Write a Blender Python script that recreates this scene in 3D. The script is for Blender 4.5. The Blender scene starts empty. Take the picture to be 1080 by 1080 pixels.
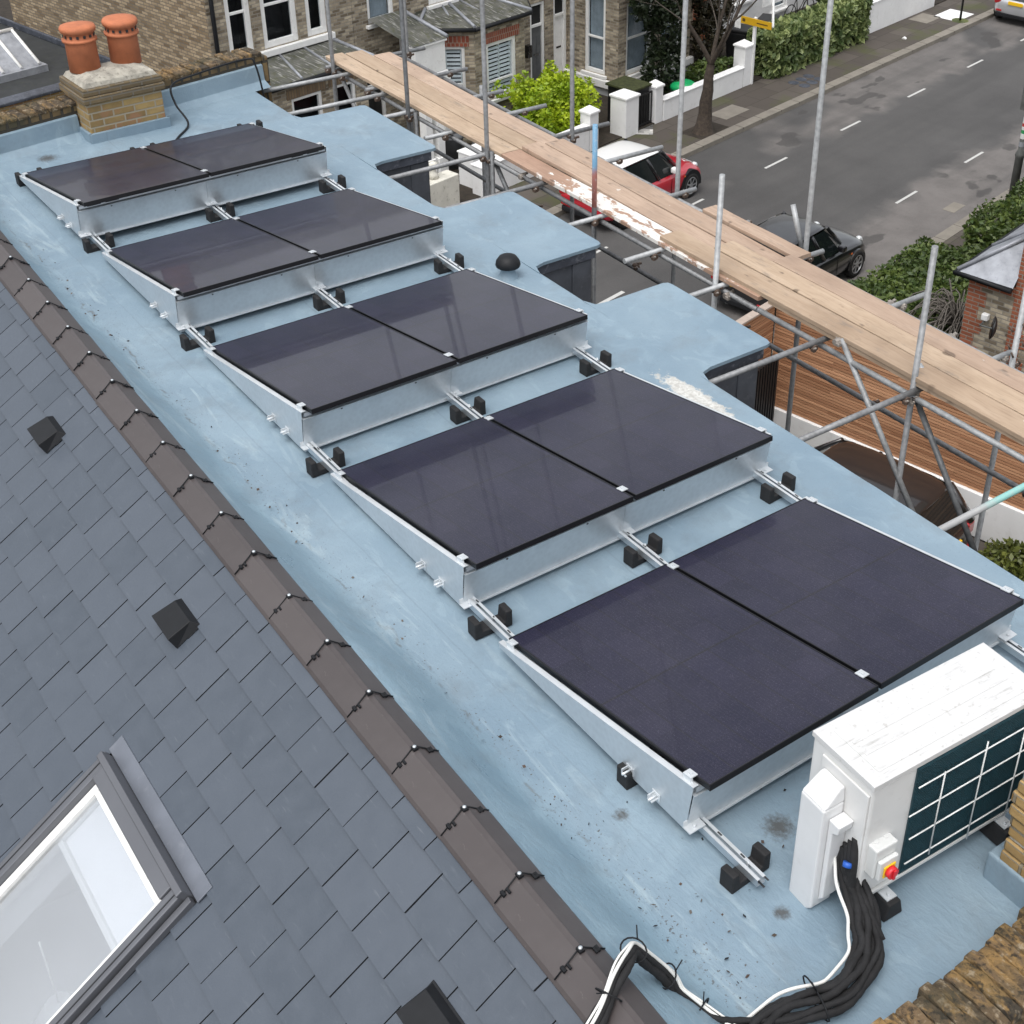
import bpy, math, random
import numpy as np
from mathutils import Vector, Matrix
random.seed(7); RNG = np.random.default_rng(11)
SC = bpy.context.scene; COL = SC.collection
R = math.radians
TH = R(12.7)                       # the street runs at this angle to the roof
NX, NY = math.cos(TH), math.sin(TH)
GZ = -8.30                         # road level; the flat roof is z = 0
def st(c, s, z=0.0):               # street frame (across, along) -> world
    return Vector((NX*c - NY*s, NY*c + NX*s, z))

# ------------------------------------------------------------------ materials
class NT:
    def __init__(s, name):
        s.m = bpy.data.materials.new(name); s.m.use_nodes = True
        s.t = s.m.node_tree; s.p = s.t.nodes['Principled BSDF']; s.out = s.t.nodes['Material Output']
    def n(s, typ, **kw):
        nd = s.t.nodes.new(typ)
        for k, v in kw.items():
            if k.startswith('_'): setattr(nd, k[1:], v)
            else:
                key = int(k[1:]) if k[0] == 'i' and k[1:].isdigit() else k.replace('__', ' ')
                s.put(nd.inputs[key], v)
        return nd
    def put(s, sock, v):
        if hasattr(v, 'links') or isinstance(v, bpy.types.NodeSocket): s.t.links.new(v, sock)
        else:
            if isinstance(v, (tuple, list)) and len(v) == 3 and sock.type == 'RGBA': v = (*v, 1)
            sock.default_value = v
    def coord(s, which='Object', scale=(1, 1, 1), rot=(0, 0, 0), loc=(0, 0, 0)):
        tc = s.n('ShaderNodeTexCoord'); mp = s.n('ShaderNodeMapping')
        s.put(mp.inputs['Vector'], tc.outputs[which]); mp.inputs['Scale'].default_value = scale
        mp.inputs['Rotation'].default_value = rot; mp.inputs['Location'].default_value = loc
        return mp.outputs['Vector']
    def noise(s, vec, scale, detail=4, rough=.55, dist=0):
        nd = s.n('ShaderNodeTexNoise'); s.put(nd.inputs['Vector'], vec)
        nd.inputs['Scale'].default_value = scale; nd.inputs['Detail'].default_value = detail
        nd.inputs['Roughness'].default_value = rough; nd.inputs['Distortion'].default_value = dist
        return nd.outputs['Fac']
    def ramp(s, fac, a, b, va=0.0, vb=1.0):
        nd = s.n('ShaderNodeMapRange'); s.put(nd.inputs[0], fac)
        nd.inputs[1].default_value = a; nd.inputs[2].default_value = b
        nd.inputs[3].default_value = va; nd.inputs[4].default_value = vb; nd.clamp = True
        return nd.outputs[0]
    def mix(s, fac, a, b, mode='MIX'):
        nd = s.t.nodes.new('ShaderNodeMix'); nd.data_type = 'RGBA'; nd.blend_type = mode
        s.put(nd.inputs[0], fac); s.put(nd.inputs[6], a); s.put(nd.inputs[7], b)
        return nd.outputs[2]
    def math(s, op, a, b=0.0, c=None):
        nd = s.t.nodes.new('ShaderNodeMath'); nd.operation = op
        s.put(nd.inputs[0], a); s.put(nd.inputs[1], b)
        if c is not None: s.put(nd.inputs[2], c)
        return nd.outputs[0]
    def xyz(s, vec):
        nd = s.n('ShaderNodeSeparateXYZ'); s.put(nd.inputs[0], vec); return nd.outputs
    def island(s):
        return s.n('ShaderNodeNewGeometry').outputs['Random Per Island']
    def bump(s, h, strength=.3, dist=.01):
        nd = s.n('ShaderNodeBump'); nd.inputs['Strength'].default_value = strength
        nd.inputs['Distance'].default_value = dist; s.put(nd.inputs['Height'], h)
        s.put(s.p.inputs['Normal'], nd.outputs['Normal'])
    def set(s, **kw):
        for k, v in kw.items(): s.put(s.p.inputs[k.replace('__', ' ')], v)
        return s.m
M = {}
def plain(name, col, rough=.6, metal=0.0, var=.18, scale=6, coat=0.0, bump=.0, dirt=None, spec=.5):
    k = NT(name); v = k.coord(); f = k.noise(v, scale, 5)
    c2 = tuple(max(0, x*(1-var)) for x in col); c1 = tuple(min(1, x*(1+var)) for x in col)
    base = k.mix(k.ramp(f, .3, .7), c2, c1)
    if dirt:
        g = k.noise(v, scale*3.1, 6, .65); base = k.mix(k.ramp(g, .56, .74, 0, dirt[3]), base, dirt[:3])
    k.set(Base__Color=base, Roughness=rough, Metallic=metal, Coat__Weight=coat)
    k.p.inputs['Specular IOR Level'].default_value = spec
    if coat: k.p.inputs['Coat Roughness'].default_value = .04
    if bump: k.bump(k.noise(v, scale*4, 6), bump, .01)
    M[name] = k.m; return k.m
def galv(name, col, rough=.38, sx=8, var=.14, spangle=14, metal=.75):
    k = NT(name); v = k.coord()
    vo = k.n('ShaderNodeTexVoronoi', Scale=spangle); k.put(vo.inputs['Vector'], v)
    f = k.noise(v, 3.0, 5); g = k.math('ADD', k.math('MULTIPLY', f, .7), k.math('MULTIPLY', vo.outputs['Distance'], .35))
    base = k.mix(k.ramp(g, .25, .75), tuple(x*(1-var) for x in col), tuple(min(1, x*(1+var)) for x in col))
    k.set(Base__Color=base, Metallic=metal, Roughness=k.ramp(k.noise(v, 2.5, 2), .3, .7, rough-.02, rough+.04))
    M[name] = k.m
galv('galvanised', (.60, .64, .67), .38, var=.08, spangle=30, metal=.68); galv('rail_metal', (.55, .60, .64), .32)
galv('tube', (.23, .235, .24), .55, var=.35, spangle=26, metal=.35)
galv('tube_pale', (.33, .34, .345), .55, var=.30, spangle=26, metal=.3)
galv('tube_dark', (.13, .135, .14), .55, var=.4, spangle=26, metal=.35)
def m_teal():
    k = NT('tube_teal'); o = k.xyz(k.coord()); n = k.noise(k.coord(), 12, 5)
    base = k.mix(k.ramp(k.math('ADD', o[1], k.math('MULTIPLY', n, .25)), -1.05, -.85), (.34, .345, .345), (.22, .46, .43)); base = k.mix(k.ramp(n, .5, .7, 0, .5), base, (.40, .40, .39))
    k.set(Base__Color=base, Roughness=.55); M['tube_teal'] = k.m
m_teal()
plain('bright_zinc', (.66, .69, .71), .35, .45, .10)
def m_tube_blue():
    k = NT('tube_blue'); v = k.coord(); z = k.xyz(v)[2]
    n = k.noise(v, 14, 5)
    a = k.mix(k.ramp(k.math('ADD', z, k.math('MULTIPLY', n, .16)), .42, .50), (.40, .16, .13), (.15, .31, .46))
    a = k.mix(k.ramp(z, .02, .0), a, (.36, .37, .38))
    k.set(Base__Color=k.mix(k.ramp(k.noise(v, 30, 4), .55, .7, 0, .6), a, (.45, .46, .47)), Roughness=.55); M['tube_blue'] = k.m
m_tube_blue()
plain('rust', (.085, .058, .044), .8, .1, .4, 30, bump=.3)
plain('coupler', (.30, .27, .24), .6, .4, .3, 30)
plain('black_rubber', (.012, .012, .013), .75, 0, .3, 20, bump=.2)
plain('black_plastic', (.010, .011, .013), .55, 0, .2, 10, spec=.3)
plain('black_frame', (.010, .010, .012), .35, .3, .1, 8)
plain('foam', (.012, .012, .013), .85, 0, .4, 14, bump=.5)
plain('white_cable', (.75, .75, .72), .5, 0, .08)
plain('steel_white', (.66, .66, .65), .38, 0, .04, 3, dirt=(.42, .41, .38, .25))
def m_ac():
    k = NT('unit_lid'); o_ = k.coord(); st_ = k.noise(k.coord(scale=(18, 1.6, 18)), 2.4, 5, .65); b_ = k.noise(o_, 5, 6, .7)
    base = k.mix(k.math('MULTIPLY', k.ramp(st_, .56, .66, 0, .55), k.ramp(b_, .48, .62)), (.58, .58, .575), (.26, .25, .23)); base = k.mix(k.ramp(k.noise(o_, 34, 4, .6), .62, .70, 0, .5), base, (.34, .32, .29))
    k.set(Base__Color=base, Roughness=.45); M['unit_lid'] = k.m
m_ac()
plain('plastic_white', (.66, .665, .67), .4, 0, .04, 5, dirt=(.45, .44, .42, .2))
plain('grey_box', (.60, .61, .60), .45, 0, .05)
plain('isolator_red', (.62, .02, .03), .35); plain('isolator_yellow', (.80, .50, .02), .4)
plain('teal_fins', (.010, .044, .058), .55, .2, .3, 60, bump=.3)
plain('wire_white', (.70, .71, .70), .4)
plain('blue_tape', (.02, .10, .45), .5)
plain('lead', (.070, .078, .098), .5, .2, .35, 5, bump=.25, dirt=(.30, .32, .36, .75))
plain('lead_pale', (.30, .315, .345), .5, .2, .25, 4, bump=.2, dirt=(.16, .17, .2, .6))
plain('dark_cladding', (.082, .090, .106), .5, .1, .3, 4, bump=.15, dirt=(.17, .18, .20, .6))
plain('window_grey', (.145, .15, .165), .42, .5, .08, 3)
plain('flashing_grey', (.155, .17, .20), .45, .3, .12, 5, dirt=(.25, .26, .28, .5))
plain('window_dark', (.03, .032, .035), .5)
plain('white_paint', (.78, .78, .765), .5, 0, .05, 3, dirt=(.42, .40, .36, .5))
plain('white_render', (.78, .78, .775), .75, 0, .05, 2, bump=.15, dirt=(.5, .49, .45, .35))
plain('cream_render', (.64, .62, .55), .8, 0, .12, 3, bump=.3, dirt=(.25, .24, .18, .7))
plain('grey_render', (.44, .45, .46), .8, 0, .08, 3)
plain('room_white', (.90, .90, .91), .8, 0, .02)
plain('terracotta', (.44, .145, .065), .75, 0, .16, 7, bump=.2, dirt=(.30, .10, .05, .5))
plain('mortar_cap', (.36, .34, .29), .9, 0, .35, 9, bump=.9, dirt=(.055, .05, .04, 1.0))
plain('felt_dark', (.028, .031, .033), .8, 0, .3, 3, bump=.3, dirt=(.05, .06, .03, .6))
plain('black_gloss', (.008, .008, .009), .25, 0, .1, 3, coat=.5)
plain('black_paint', (.012, .012, .013), .45)
plain('curtain', (.30, .33, .35), .9, 0, .15, 5)
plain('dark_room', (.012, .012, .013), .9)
plain('moss_top', (.035, .042, .012), .95, 0, .5, 12, bump=.6, dirt=(.09, .08, .03, .6))
plain('bin_grey', (.10, .105, .11), .5); plain('bin_black', (.014, .014, .015), .45)
plain('bark', (.055, .042, .032), .95, 0, .4, 12, bump=.8, dirt=(.12, .10, .08, .5))
plain('twig', (.075, .062, .050), .9, 0, .3, 8); plain('twig_pale', (.13, .115, .10), .9, 0, .3, 8)
plain('soil', (.028, .021, .015), .95, 0, .4, 6, bump=.6, dirt=(.05, .06, .02, .6))
plain('kerb_stone', (.21, .19, .16), .85, 0, .14, 2.5, bump=.25, dirt=(.13, .12, .10, .6))
plain('road_paint', (.50, .50, .48), .8, 0, .08, 12, dirt=(.25, .25, .24, .6))
plain('green_bag', (.01, .34, .11), .4, 0, .2, 5); plain('sign_yellow', (.62, .36, .012), .5, 0, .05)
plain('sign_dark', (.10, .055, .01), .6); plain('sign_white', (.74, .74, .73), .5); plain('sign_red', (.5, .03, .03), .5); plain('sign_green', (.03, .30, .10), .5)
plain('post_grey', (.11, .115, .11), .6, .1, .25, 6)
plain('car_red', (.42, .008, .022), .3, .0, .04, 2, coat=1); plain('car_black', (.010, .010, .012), .28, .2, .05, 2, coat=1)
plain('car_silver', (.50, .51, .53), .3, .5, .04, 2, coat=1); plain('car_white', (.80, .80, .79), .3, 0, .03, 2, coat=1)
plain('car_dark', (.018, .016, .016), .3, .2, .06, 2, coat=1)
plain('car_glass', (.010, .014, .015), .06, 0, .1, 2, spec=.8)
plain('tyre', (.012, .012, .012), .85); plain('alloy', (.52, .53, .54), .3, .8, .05)
plain('lamp_clear', (.60, .62, .63), .15, .3, .05, coat=1); plain('lamp_red', (.35, .008, .012), .2, 0, .05, coat=1); plain('lamp_amber', (.6, .13, .02), .3)
plain('plate_yellow', (.80, .48, .01), .5, 0, .02); plain('plate_white', (.78, .78, .76), .5, 0, .02)
plain('shade_cloth', (.60, .60, .62), .8); plain('picture_frame', (.40, .41, .44), .6); plain('picture_art', (.62, .63, .66), .8)
plain('red_litter', (.5, .12, .12), .6)

def m_blue_roof():
    k = NT('blue_roof'); v = k.coord(); o = k.xyz(v)
    big = k.noise(v, .9, 4, .55); mid = k.noise(v, 3.4, 6, .6, .6); fine = k.noise(v, 26, 6, .7)
    base = k.mix(k.ramp(big, .32, .68), (.172, .246, .308), (.234, .314, .374))
    base = k.mix(k.ramp(mid, .52, .66, 0, .35), base, (.275, .368, .432))
    # brushed coats, patches with an edge
    pv = k.coord(scale=(1.2, 2.6, 1)); pt = k.noise(pv, 2.1, 3, .5, 1.2)
    base = k.mix(k.ramp(pt, .62, .64, 0, .22), base, (.30, .392, .45))
    base = k.mix(k.ramp(fine, .60, .78, 0, .45), base, (.135, .185, .225))
    # trodden dirt: small specks, thick beside the fold
    sp = k.noise(v, 58, 4, .6); sp2 = k.noise(v, 4.5, 3)
    fold = k.math('ABSOLUTE', k.math('ADD', k.math('ADD', o[1], .47), k.math('MULTIPLY', k.math('SUBTRACT', mid, .5), .22)))
    nearf = k.ramp(fold, .0, .30, 1, 0)
    near_ac = k.ramp(o[0], 4.6, 7.0, 0, .8)
    thr = k.math('SUBTRACT', k.math('SUBTRACT', .72, k.math('MULTIPLY', nearf, .10)), k.math('MULTIPLY', k.math('MULTIPLY', sp2, near_ac), .06))
    dm = k.ramp(k.math('SUBTRACT', sp, thr), 0, .03, 0, .85)
    base = k.mix(dm, base, (.07, .055, .045))
    crack = k.ramp(fold, .0, .014, .75, 0)
    crack = k.math('MULTIPLY', crack, k.ramp(k.noise(v, 5.5, 5), .50, .60))
    base = k.mix(crack, base, (.10, .085, .07))
    # bare scuffed coat by the third dormer
    dx = k.math('DIVIDE', k.math('SUBTRACT', o[0], 3.25), .46); dy = k.math('DIVIDE', k.math('SUBTRACT', o[1], 2.64), .11)
    rr = k.math('SQRT', k.math('ADD', k.math('MULTIPLY', dx, dx), k.math('MULTIPLY', dy, dy)))
    sc = k.ramp(k.math('ADD', rr, k.math('MULTIPLY', k.math('SUBTRACT', k.noise(v, 13, 6, .7), .5), 2.2)), .75, .95, 1, 0)
    base = k.mix(sc, base, k.mix(k.ramp(fine, .4, .6), (.42, .41, .38), (.62, .62, .59)))
    # dark bird droppings and rot spots
    for (x, y, r0) in ((6.57, .36, .10), (6.30, .62, .05), (-4.02, .35, .12), (6.95, .02, .05), (6.05, -.22, .05)):
        dx = k.math('SUBTRACT', o[0], x); dy = k.math('SUBTRACT', o[1], y)
        rr = k.math('SQRT', k.math('ADD', k.math('MULTIPLY', dx, dx), k.math('MULTIPLY', dy, dy)))
        mk = k.ramp(k.math('ADD', rr, k.math('MULTIPLY', k.math('SUBTRACT', k.noise(v, 40, 5, .7), .5), r0*1.6)), r0*.3, r0, .8, 0)
        base = k.mix(mk, base, (.055, .045, .035))
    rp = k.noise(k.coord(scale=(1.6, 5, 1)), 3.2, 3, .5, 1.6); hgt = k.math('ADD', k.math('ADD', k.math('MULTIPLY', mid, .8), k.math('MULTIPLY', fine, .45)), k.math('MULTIPLY', rp, k.ramp(o[0], 4.5, 7.2, .12, .55)))
    wet = k.ramp(o[1], -.55, -.42, 1, 0)
    base = k.mix(k.math('MULTIPLY', wet, .55), base, k.mix(k.ramp(mid, .35, .65), (.165, .265, .335), (.225, .335, .405)))
    stk = k.noise(k.coord(scale=(.5, 3.2, 1)), 2.6, 6, .65, .7); base = k.mix(k.math('MULTIPLY', k.ramp(stk, .56, .66, 0, .55), k.ramp(o[1], .15, -.30)), base, (.345, .43, .475))
    grime = k.ramp(k.noise(v, 2.2, 6, .7), .52, .72, 0, .45); base = k.mix(grime, base, (.155, .185, .205))
    for (y0, w_) in ((1.02, .004), (-.20, .003)):
        ln = k.ramp(k.math('ABSOLUTE', k.math('SUBTRACT', k.math('ADD', o[1], k.math('MULTIPLY', mid, .03)), y0)), w_, w_*2.2, .35, 0); base = k.mix(ln, base, (.16, .21, .25))
    k.set(Base__Color=base, Roughness=k.math('SUBTRACT', k.ramp(mid, .3, .7, .42, .62), k.math('MULTIPLY', wet, .16))); k.bump(hgt, .5, .02); M['blue_roof'] = k.m
    k.p.inputs['Specular IOR Level'].default_value = .4
m_blue_roof()
def m_slate():
    k = NT('slate'); v = k.coord(); r = k.island()
    n = k.noise(v, 7, 6, .6); st_ = k.noise(k.coord(scale=(2, 9, 2)), 3, 5, .6)
    base = k.mix(r, (.055, .069, .089), (.072, .087, .110))
    base = k.mix(k.ramp(n, .35, .75, 0, .5), base, (.085, .102, .127))
    base = k.mix(k.ramp(st_, .62, .8, 0, .30), base, (.16, .18, .205))
    sc_ = k.noise(k.coord(scale=(3, 30, 3), rot=(0, 0, .5)), 1.6, 3, .5); base = k.mix(k.ramp(sc_, .71, .76, 0, .18), base, (.24, .26, .28))
    k.set(Base__Color=base, Roughness=k.ramp(n, .3, .7, .42, .6)); k.bump(k.noise(v, 22, 6, .65), .35, .006); M['slate'] = k.m
m_slate()
def m_ridge():
    k = NT('ridge_clay'); v = k.coord(); r = k.n('ShaderNodeObjectInfo').outputs['Random']
    n = k.noise(v, 5, 6); base = k.mix(r, (.060, .051, .051), (.078, .067, .066))
    base = k.mix(k.ramp(n, .45, .75, 0, .45), base, (.100, .089, .088))
    base = k.mix(k.ramp(k.noise(v, 40, 4), .66, .78, 0, .4), base, (.17, .155, .145))
    k.set(Base__Color=base, Roughness=.45); k.bump(k.noise(v, 60, 4), .12, .004); M['ridge_clay'] = k.m
m_ridge()
plain('slate_edge', (.022, .025, .030), .8, 0, .3, 9)  # near-black edges: course shadow lines put into the colour, with edge dirt
def m_panel():
    k = NT('solar_glass'); tc = k.n('ShaderNodeTexCoord'); o = k.xyz(tc.outputs['Object'])
    def lines(val, period, w, off=0.0):
        f = k.math('FRACT', k.math('DIVIDE', k.math('ADD', val, off), period)); d = k.math('ABSOLUTE', k.math('SUBTRACT', f, .5))
        return k.ramp(d, .5-w/period, .5-w/period*.5, 0, 1)
    n = k.noise(tc.outputs['Object'], 2.2, 4); base = k.mix(k.ramp(n, .3, .7), (.0045, .0048, .0175), (.0085, .0088, .0265))
    # cells differ slightly from one another
    cx = k.math('FLOOR', k.math('DIVIDE', o[0], .2125)); cy = k.math('FLOOR', k.math('DIVIDE', k.math('ADD', o[1], .015), .184))
    wn = k.n('ShaderNodeTexWhiteNoise', _noise_dimensions='2D'); cb = k.n('ShaderNodeCombineXYZ'); k.put(cb.inputs[0], cx); k.put(cb.inputs[1], cy); k.put(wn.inputs['Vector'], cb.outputs[0])
    base = k.mix(k.math('MULTIPLY', k.math('POWER', wn.outputs['Value'], 1.5), .38), base, (.022, .020, .044))
    base = k.mix(k.math('MULTIPLY', lines(o[1], .184, .005, .015), .75), base, (.006, .006, .009))
    base = k.mix(k.math('MULTIPLY', lines(o[0], .2125, .003), .30), base, (.007, .007, .010))
    mid = k.ramp(k.math('ABSOLUTE', k.math('SUBTRACT', o[0], .862)), .003, .008, 1, 0); base = k.mix(mid, base, (.004, .004, .006))
    base = k.mix(k.math('MULTIPLY', lines(o[1], .0205, .0015), .25), base, (.06, .055, .065))
    spk = k.noise(tc.outputs['Object'], 260, 2, .5); base = k.mix(k.ramp(spk, .60, .68, 0, .5), base, (.125, .105, .15))
    dust = k.noise(tc.outputs['Object'], 1.4, 5, .6); base = k.mix(k.ramp(dust, .4, .8, 0, .06), base, (.22, .21, .23))
    k.set(Base__Color=base, Roughness=.34, Coat__Weight=.36); k.p.inputs['Coat Roughness'].default_value = .03
    k.p.inputs['Specular IOR Level'].default_value = .3; k.p.inputs['Coat IOR'].default_value = 1.36
    M['solar_glass'] = k.m
m_panel()
def brick(name, c1, c2, mortar, dark=(.05, .045, .04), darkf=.5, w=.225, h=.075, ms=.010, bump=.6, extra=None):
    k = NT(name); tc = k.n('ShaderNodeTexCoord'); v = tc.outputs['UV']
    b = k.n('ShaderNodeTexBrick', Scale=1.0); k.put(b.inputs['Vector'], v); b.offset = .5
    b.inputs['Color1'].default_value = (0, 0, 0, 1); b.inputs['Color2'].default_value = (1, 1, 1, 1); b.inputs['Mortar'].default_value = (0, 0, 0, 1)
    b.inputs['Mortar Size'].default_value = ms; b.inputs['Brick Width'].default_value = w; b.inputs['Row Height'].default_value = h; b.inputs['Mortar Smooth'].default_value = .3
    n = k.noise(tc.outputs['Object'], 9, 6, .65); n2 = k.noise(tc.outputs['Object'], 1.1, 4)
    col = k.mix(b.outputs['Color'], c1, c2); col = k.mix(k.ramp(n, .3, .75, 0, .45), col, dark)
    if extra: col = k.mix(k.ramp(k.noise(tc.outputs['Object'], 4.3, 4), .5, .62, 0, .8), col, extra)
    col = k.mix(k.ramp(n2, .45, .75, 0, darkf), col, dark)
    col = k.mix(b.outputs['Fac'], col, mortar)
    k.set(Base__Color=col, Roughness=.9)
    k.bump(k.math('ADD', k.math('MULTIPLY', k.math('SUBTRACT', 1, b.outputs['Fac']), 1.0), k.math('MULTIPLY', n, .5)), bump, .012); M[name] = k.m
brick('stock_brick', (.15, .115, .075), (.58, .50, .37), (.27, .245, .205), (.05, .044, .035), .32)
brick('flank_brick', (.17, .115, .06), (.50, .39, .25), (.13, .115, .095), (.07, .055, .04), .30)
brick('yellow_brick', (.24, .155, .058), (.42, .29, .115), (.31, .27, .20), (.09, .065, .04), .30, extra=(.30, .155, .085))
brick('corbel_brick', (.13, .095, .05), (.24, .17, .085), (.15, .13, .10), (.05, .045, .032), .8)
brick('red_brick', (.27, .075, .035), (.40, .125, .06), (.26, .22, .18), (.12, .05, .03), .25)
brick('red_arch', (.25, .06, .035), (.36, .10, .055), (.30, .22, .17), (.12, .04, .03), .2, w=.075, h=.24)
brick('stock_arch', (.17, .11, .06), (.27, .19, .11), (.12, .10, .08), (.06, .05, .04), .3, w=.075, h=.22)
brick('old_coping', (.13, .085, .04), (.26, .18, .085), (.05, .044, .034), (.035, .031, .025), .9, w=.115, h=.24, ms=.016, bump=1.0, extra=(.075, .068, .038))
brick('pier_brick', (.30, .18, .06), (.46, .31, .13), (.20, .17, .12), (.09, .06, .03), .25, bump=1.0)
brick('checker_tiles', (.02, .02, .02), (.70, .68, .64), (.2, .2, .2), (.1, .1, .1), .1, w=.30, h=.15, ms=.004, bump=.1)
def m_coping():
    k = NT('weathered_coping'); v = k.coord(); r = k.island()
    n = k.noise(k.coord(scale=(.55, 1.5, 1)), 7, 6, .7, .8); n2 = k.noise(v, 19, 6, .7); n3 = k.noise(v, 3.3, 4)
    base = k.mix(r, (.050, .040, .028), (.19, .125, .065)); base = k.mix(k.ramp(n, .50, .60, 0, .85), base, (.32, .195, .07))
    base = k.mix(k.ramp(n2, .55, .66, 0, .75), base, (.40, .33, .23)); base = k.mix(k.ramp(n2, .48, .38, 0, .9), base, (.022, .019, .015)); base = k.mix(k.ramp(n3, .5, .65, 0, .6), base, (.06, .055, .028))
    k.set(Base__Color=base, Roughness=.95); k.bump(k.math('ADD', n, n2), 1.0, .03); M['weathered_coping'] = k.m
m_coping()
def m_slates_far():
    k = NT('old_bay_roof'); v = k.coord(); n = k.noise(v, 2.2, 6, .65); m2 = k.noise(k.coord(scale=(1, 1, 3)), 7, 5)
    base = k.mix(k.ramp(n, .35, .65), (.052, .055, .045), (.13, .13, .115)); base = k.mix(k.ramp(m2, .5, .7, 0, .7), base, (.065, .068, .022))
    base = k.mix(k.ramp(k.noise(k.coord(scale=(.9, 6, .9)), 3.1, 5, .6), .55, .66, 0, .7), base, (.42, .42, .40))
    k.set(Base__Color=base, Roughness=.75); k.bump(n, .4, .02); M['old_bay_roof'] = k.m
m_slates_far()
def m_asphalt():
    k = NT('asphalt'); v = k.coord(); o = k.xyz(v)
    n = k.noise(v, .35, 5, .6); f = k.noise(v, 45, 4, .7); m_ = k.noise(v, 1.6, 5, .6)
    base = k.mix(k.ramp(n, .35, .65), (.060, .058, .057), (.086, .083, .081))
    # worn pale parking bays on both sides, with ragged edges and damp spots
    wob = k.math('MULTIPLY', k.math('SUBTRACT', k.noise(v, .55, 4), .5), 2.4)
    e1 = k.ramp(k.math('ADD', o[0], wob), -6.25, -5.75, 0, 1); e2 = k.ramp(k.math('ADD', o[0], wob), -9.9, -9.4, 1, 0)
    bays = k.math('MAXIMUM', k.math('MULTIPLY', e1, .85), k.math('MULTIPLY', k.math('MULTIPLY', e2, .75), k.ramp(k.noise(v, .33, 2), .42, .5)))
    base = k.mix(bays, base, k.mix(k.ramp(m_, .3, .7), (.128, .117, .110), (.185, .170, .160)))
    sv = k.coord(scale=(1, .55, 1)); spots = k.ramp(k.noise(sv, 1.25, 3, .45), .62, .65); base = k.mix(k.math('MULTIPLY', spots, k.math('MULTIPLY', k.math('MAXIMUM', e1, e2), .75)), base, (.050, .047, .045))
    base = k.mix(k.ramp(f, .55, .75, 0, .5), base, (.115, .11, .107)); base = k.mix(k.ramp(f, .45, .25, 0, .5), base, (.02, .02, .02))
    trk = k.coord(scale=(1, .06, 1)); base = k.mix(k.ramp(k.noise(trk, 1.7, 3), .45, .7, 0, .4), base, (.045, .044, .043))
    k.set(Base__Color=base, Roughness=.82); k.bump(f, .5, .01); M['asphalt'] = k.m
m_asphalt()
def m_paving():
    k = NT('paving'); v = k.coord(rot=(0, 0, R(90))); b = k.n('ShaderNodeTexBrick', Scale=1.0); k.put(b.inputs['Vector'], v); b.offset = .37
    b.inputs['Color1'].default_value = (.066, .055, .046, 1); b.inputs['Color2'].default_value = (.110, .094, .080, 1); b.inputs['Mortar'].default_value = (.035, .03, .022, 1)
    b.inputs['Mortar Size'].default_value = .012; b.inputs['Brick Width'].default_value = .9; b.inputs['Row Height'].default_value = .62; b.inputs['Bias'].default_value = -.35
    n = k.noise(k.coord(), 1.1, 5); base = k.mix(k.ramp(n, .45, .7, 0, .5), b.outputs['Color'], (.06, .05, .04))
    ms = k.noise(k.coord(), .6, 5, .6); base = k.mix(k.ramp(ms, .52, .64, 0, .7), base, (.065, .072, .022))
    k.set(Base__Color=base, Roughness=.85); k.bump(b.outputs['Fac'], -.4, .01); M['paving'] = k.m
m_paving()
def wood(name, a, b_, dark, rough=.75, white=None, sx=.35, knots=True):
    k = NT(name); v = k.coord(scale=(sx, 3.0, 3.0)); r = k.n('ShaderNodeObjectInfo').outputs['Random']
    sh = k.n('ShaderNodeVectorMath', _operation='ADD'); k.put(sh.inputs[0], v); cb = k.n('ShaderNodeCombineXYZ'); k.put(cb.inputs[0], k.math('MULTIPLY', r, 37)); k.put(cb.inputs[1], k.math('MULTIPLY', r, 11)); k.put(sh.inputs[1], cb.outputs[0])
    n = k.noise(sh.outputs[0], 4.0, 6, .6, .5); g = k.noise(sh.outputs[0], 16, 4, .6)
    base = k.mix(k.ramp(n, .3, .7), a, b_); base = k.mix(k.ramp(g, .5, .72, 0, .5), base, dark)
    base = k.mix(k.math('MULTIPLY', r, .35), base, dark)
    if knots: base = k.mix(k.ramp(k.noise(k.coord(scale=(1, 1.6, 1)), 5.2, 2, .4), .68, .74, 0, .75), base, tuple(x*.45 for x in dark))
    base = k.mix(k.ramp(k.noise(k.coord(), 1.3, 4), .5, .75, 0, .5), base, tuple(x*.8 for x in dark)); base = k.mix(k.ramp(k.noise(k.coord(scale=(.6, 2, 1)), 4.6, 6, .7), .58, .70, 0, .6), base, (.17, .145, .125))
    if white: 
        o = k.xyz(k.coord()); wn = k.noise(k.coord(scale=(1, 2.2, 1)), 5, 6, .65)
        wm = k.math('MULTIPLY', k.ramp(k.math('ABSOLUTE', k.math('SUBTRACT', o[0], white[0])), white[1], white[1]+.7, 1, 0), 1)
        base = k.mix(k.ramp(k.math('ADD', wn, k.math('MULTIPLY', wm, .22)), .66, .70, 0, .92), base, (.72, .70, .66))
    else:
        base = k.mix(k.ramp(k.noise(k.coord(), 7, 5, .65), .70, .72, 0, .8), base, (.66, .64, .60))
    k.set(Base__Color=base, Roughness=rough); k.bump(g, .3, .005); M[name] = k.m
wood('board_pale', (.39, .285, .195), (.50, .385, .28), (.235, .160, .105))
wood('board_pink', (.39, .28, .205), (.50, .375, .285), (.24, .165, .118))
wood('board_splash', (.33, .205, .145), (.42, .28, .20), (.21, .13, .09), white=(.62, 1.0))
wood('fence_rail', (.40, .32, .27), (.50, .42, .36), (.30, .24, .2), knots=False)
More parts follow.
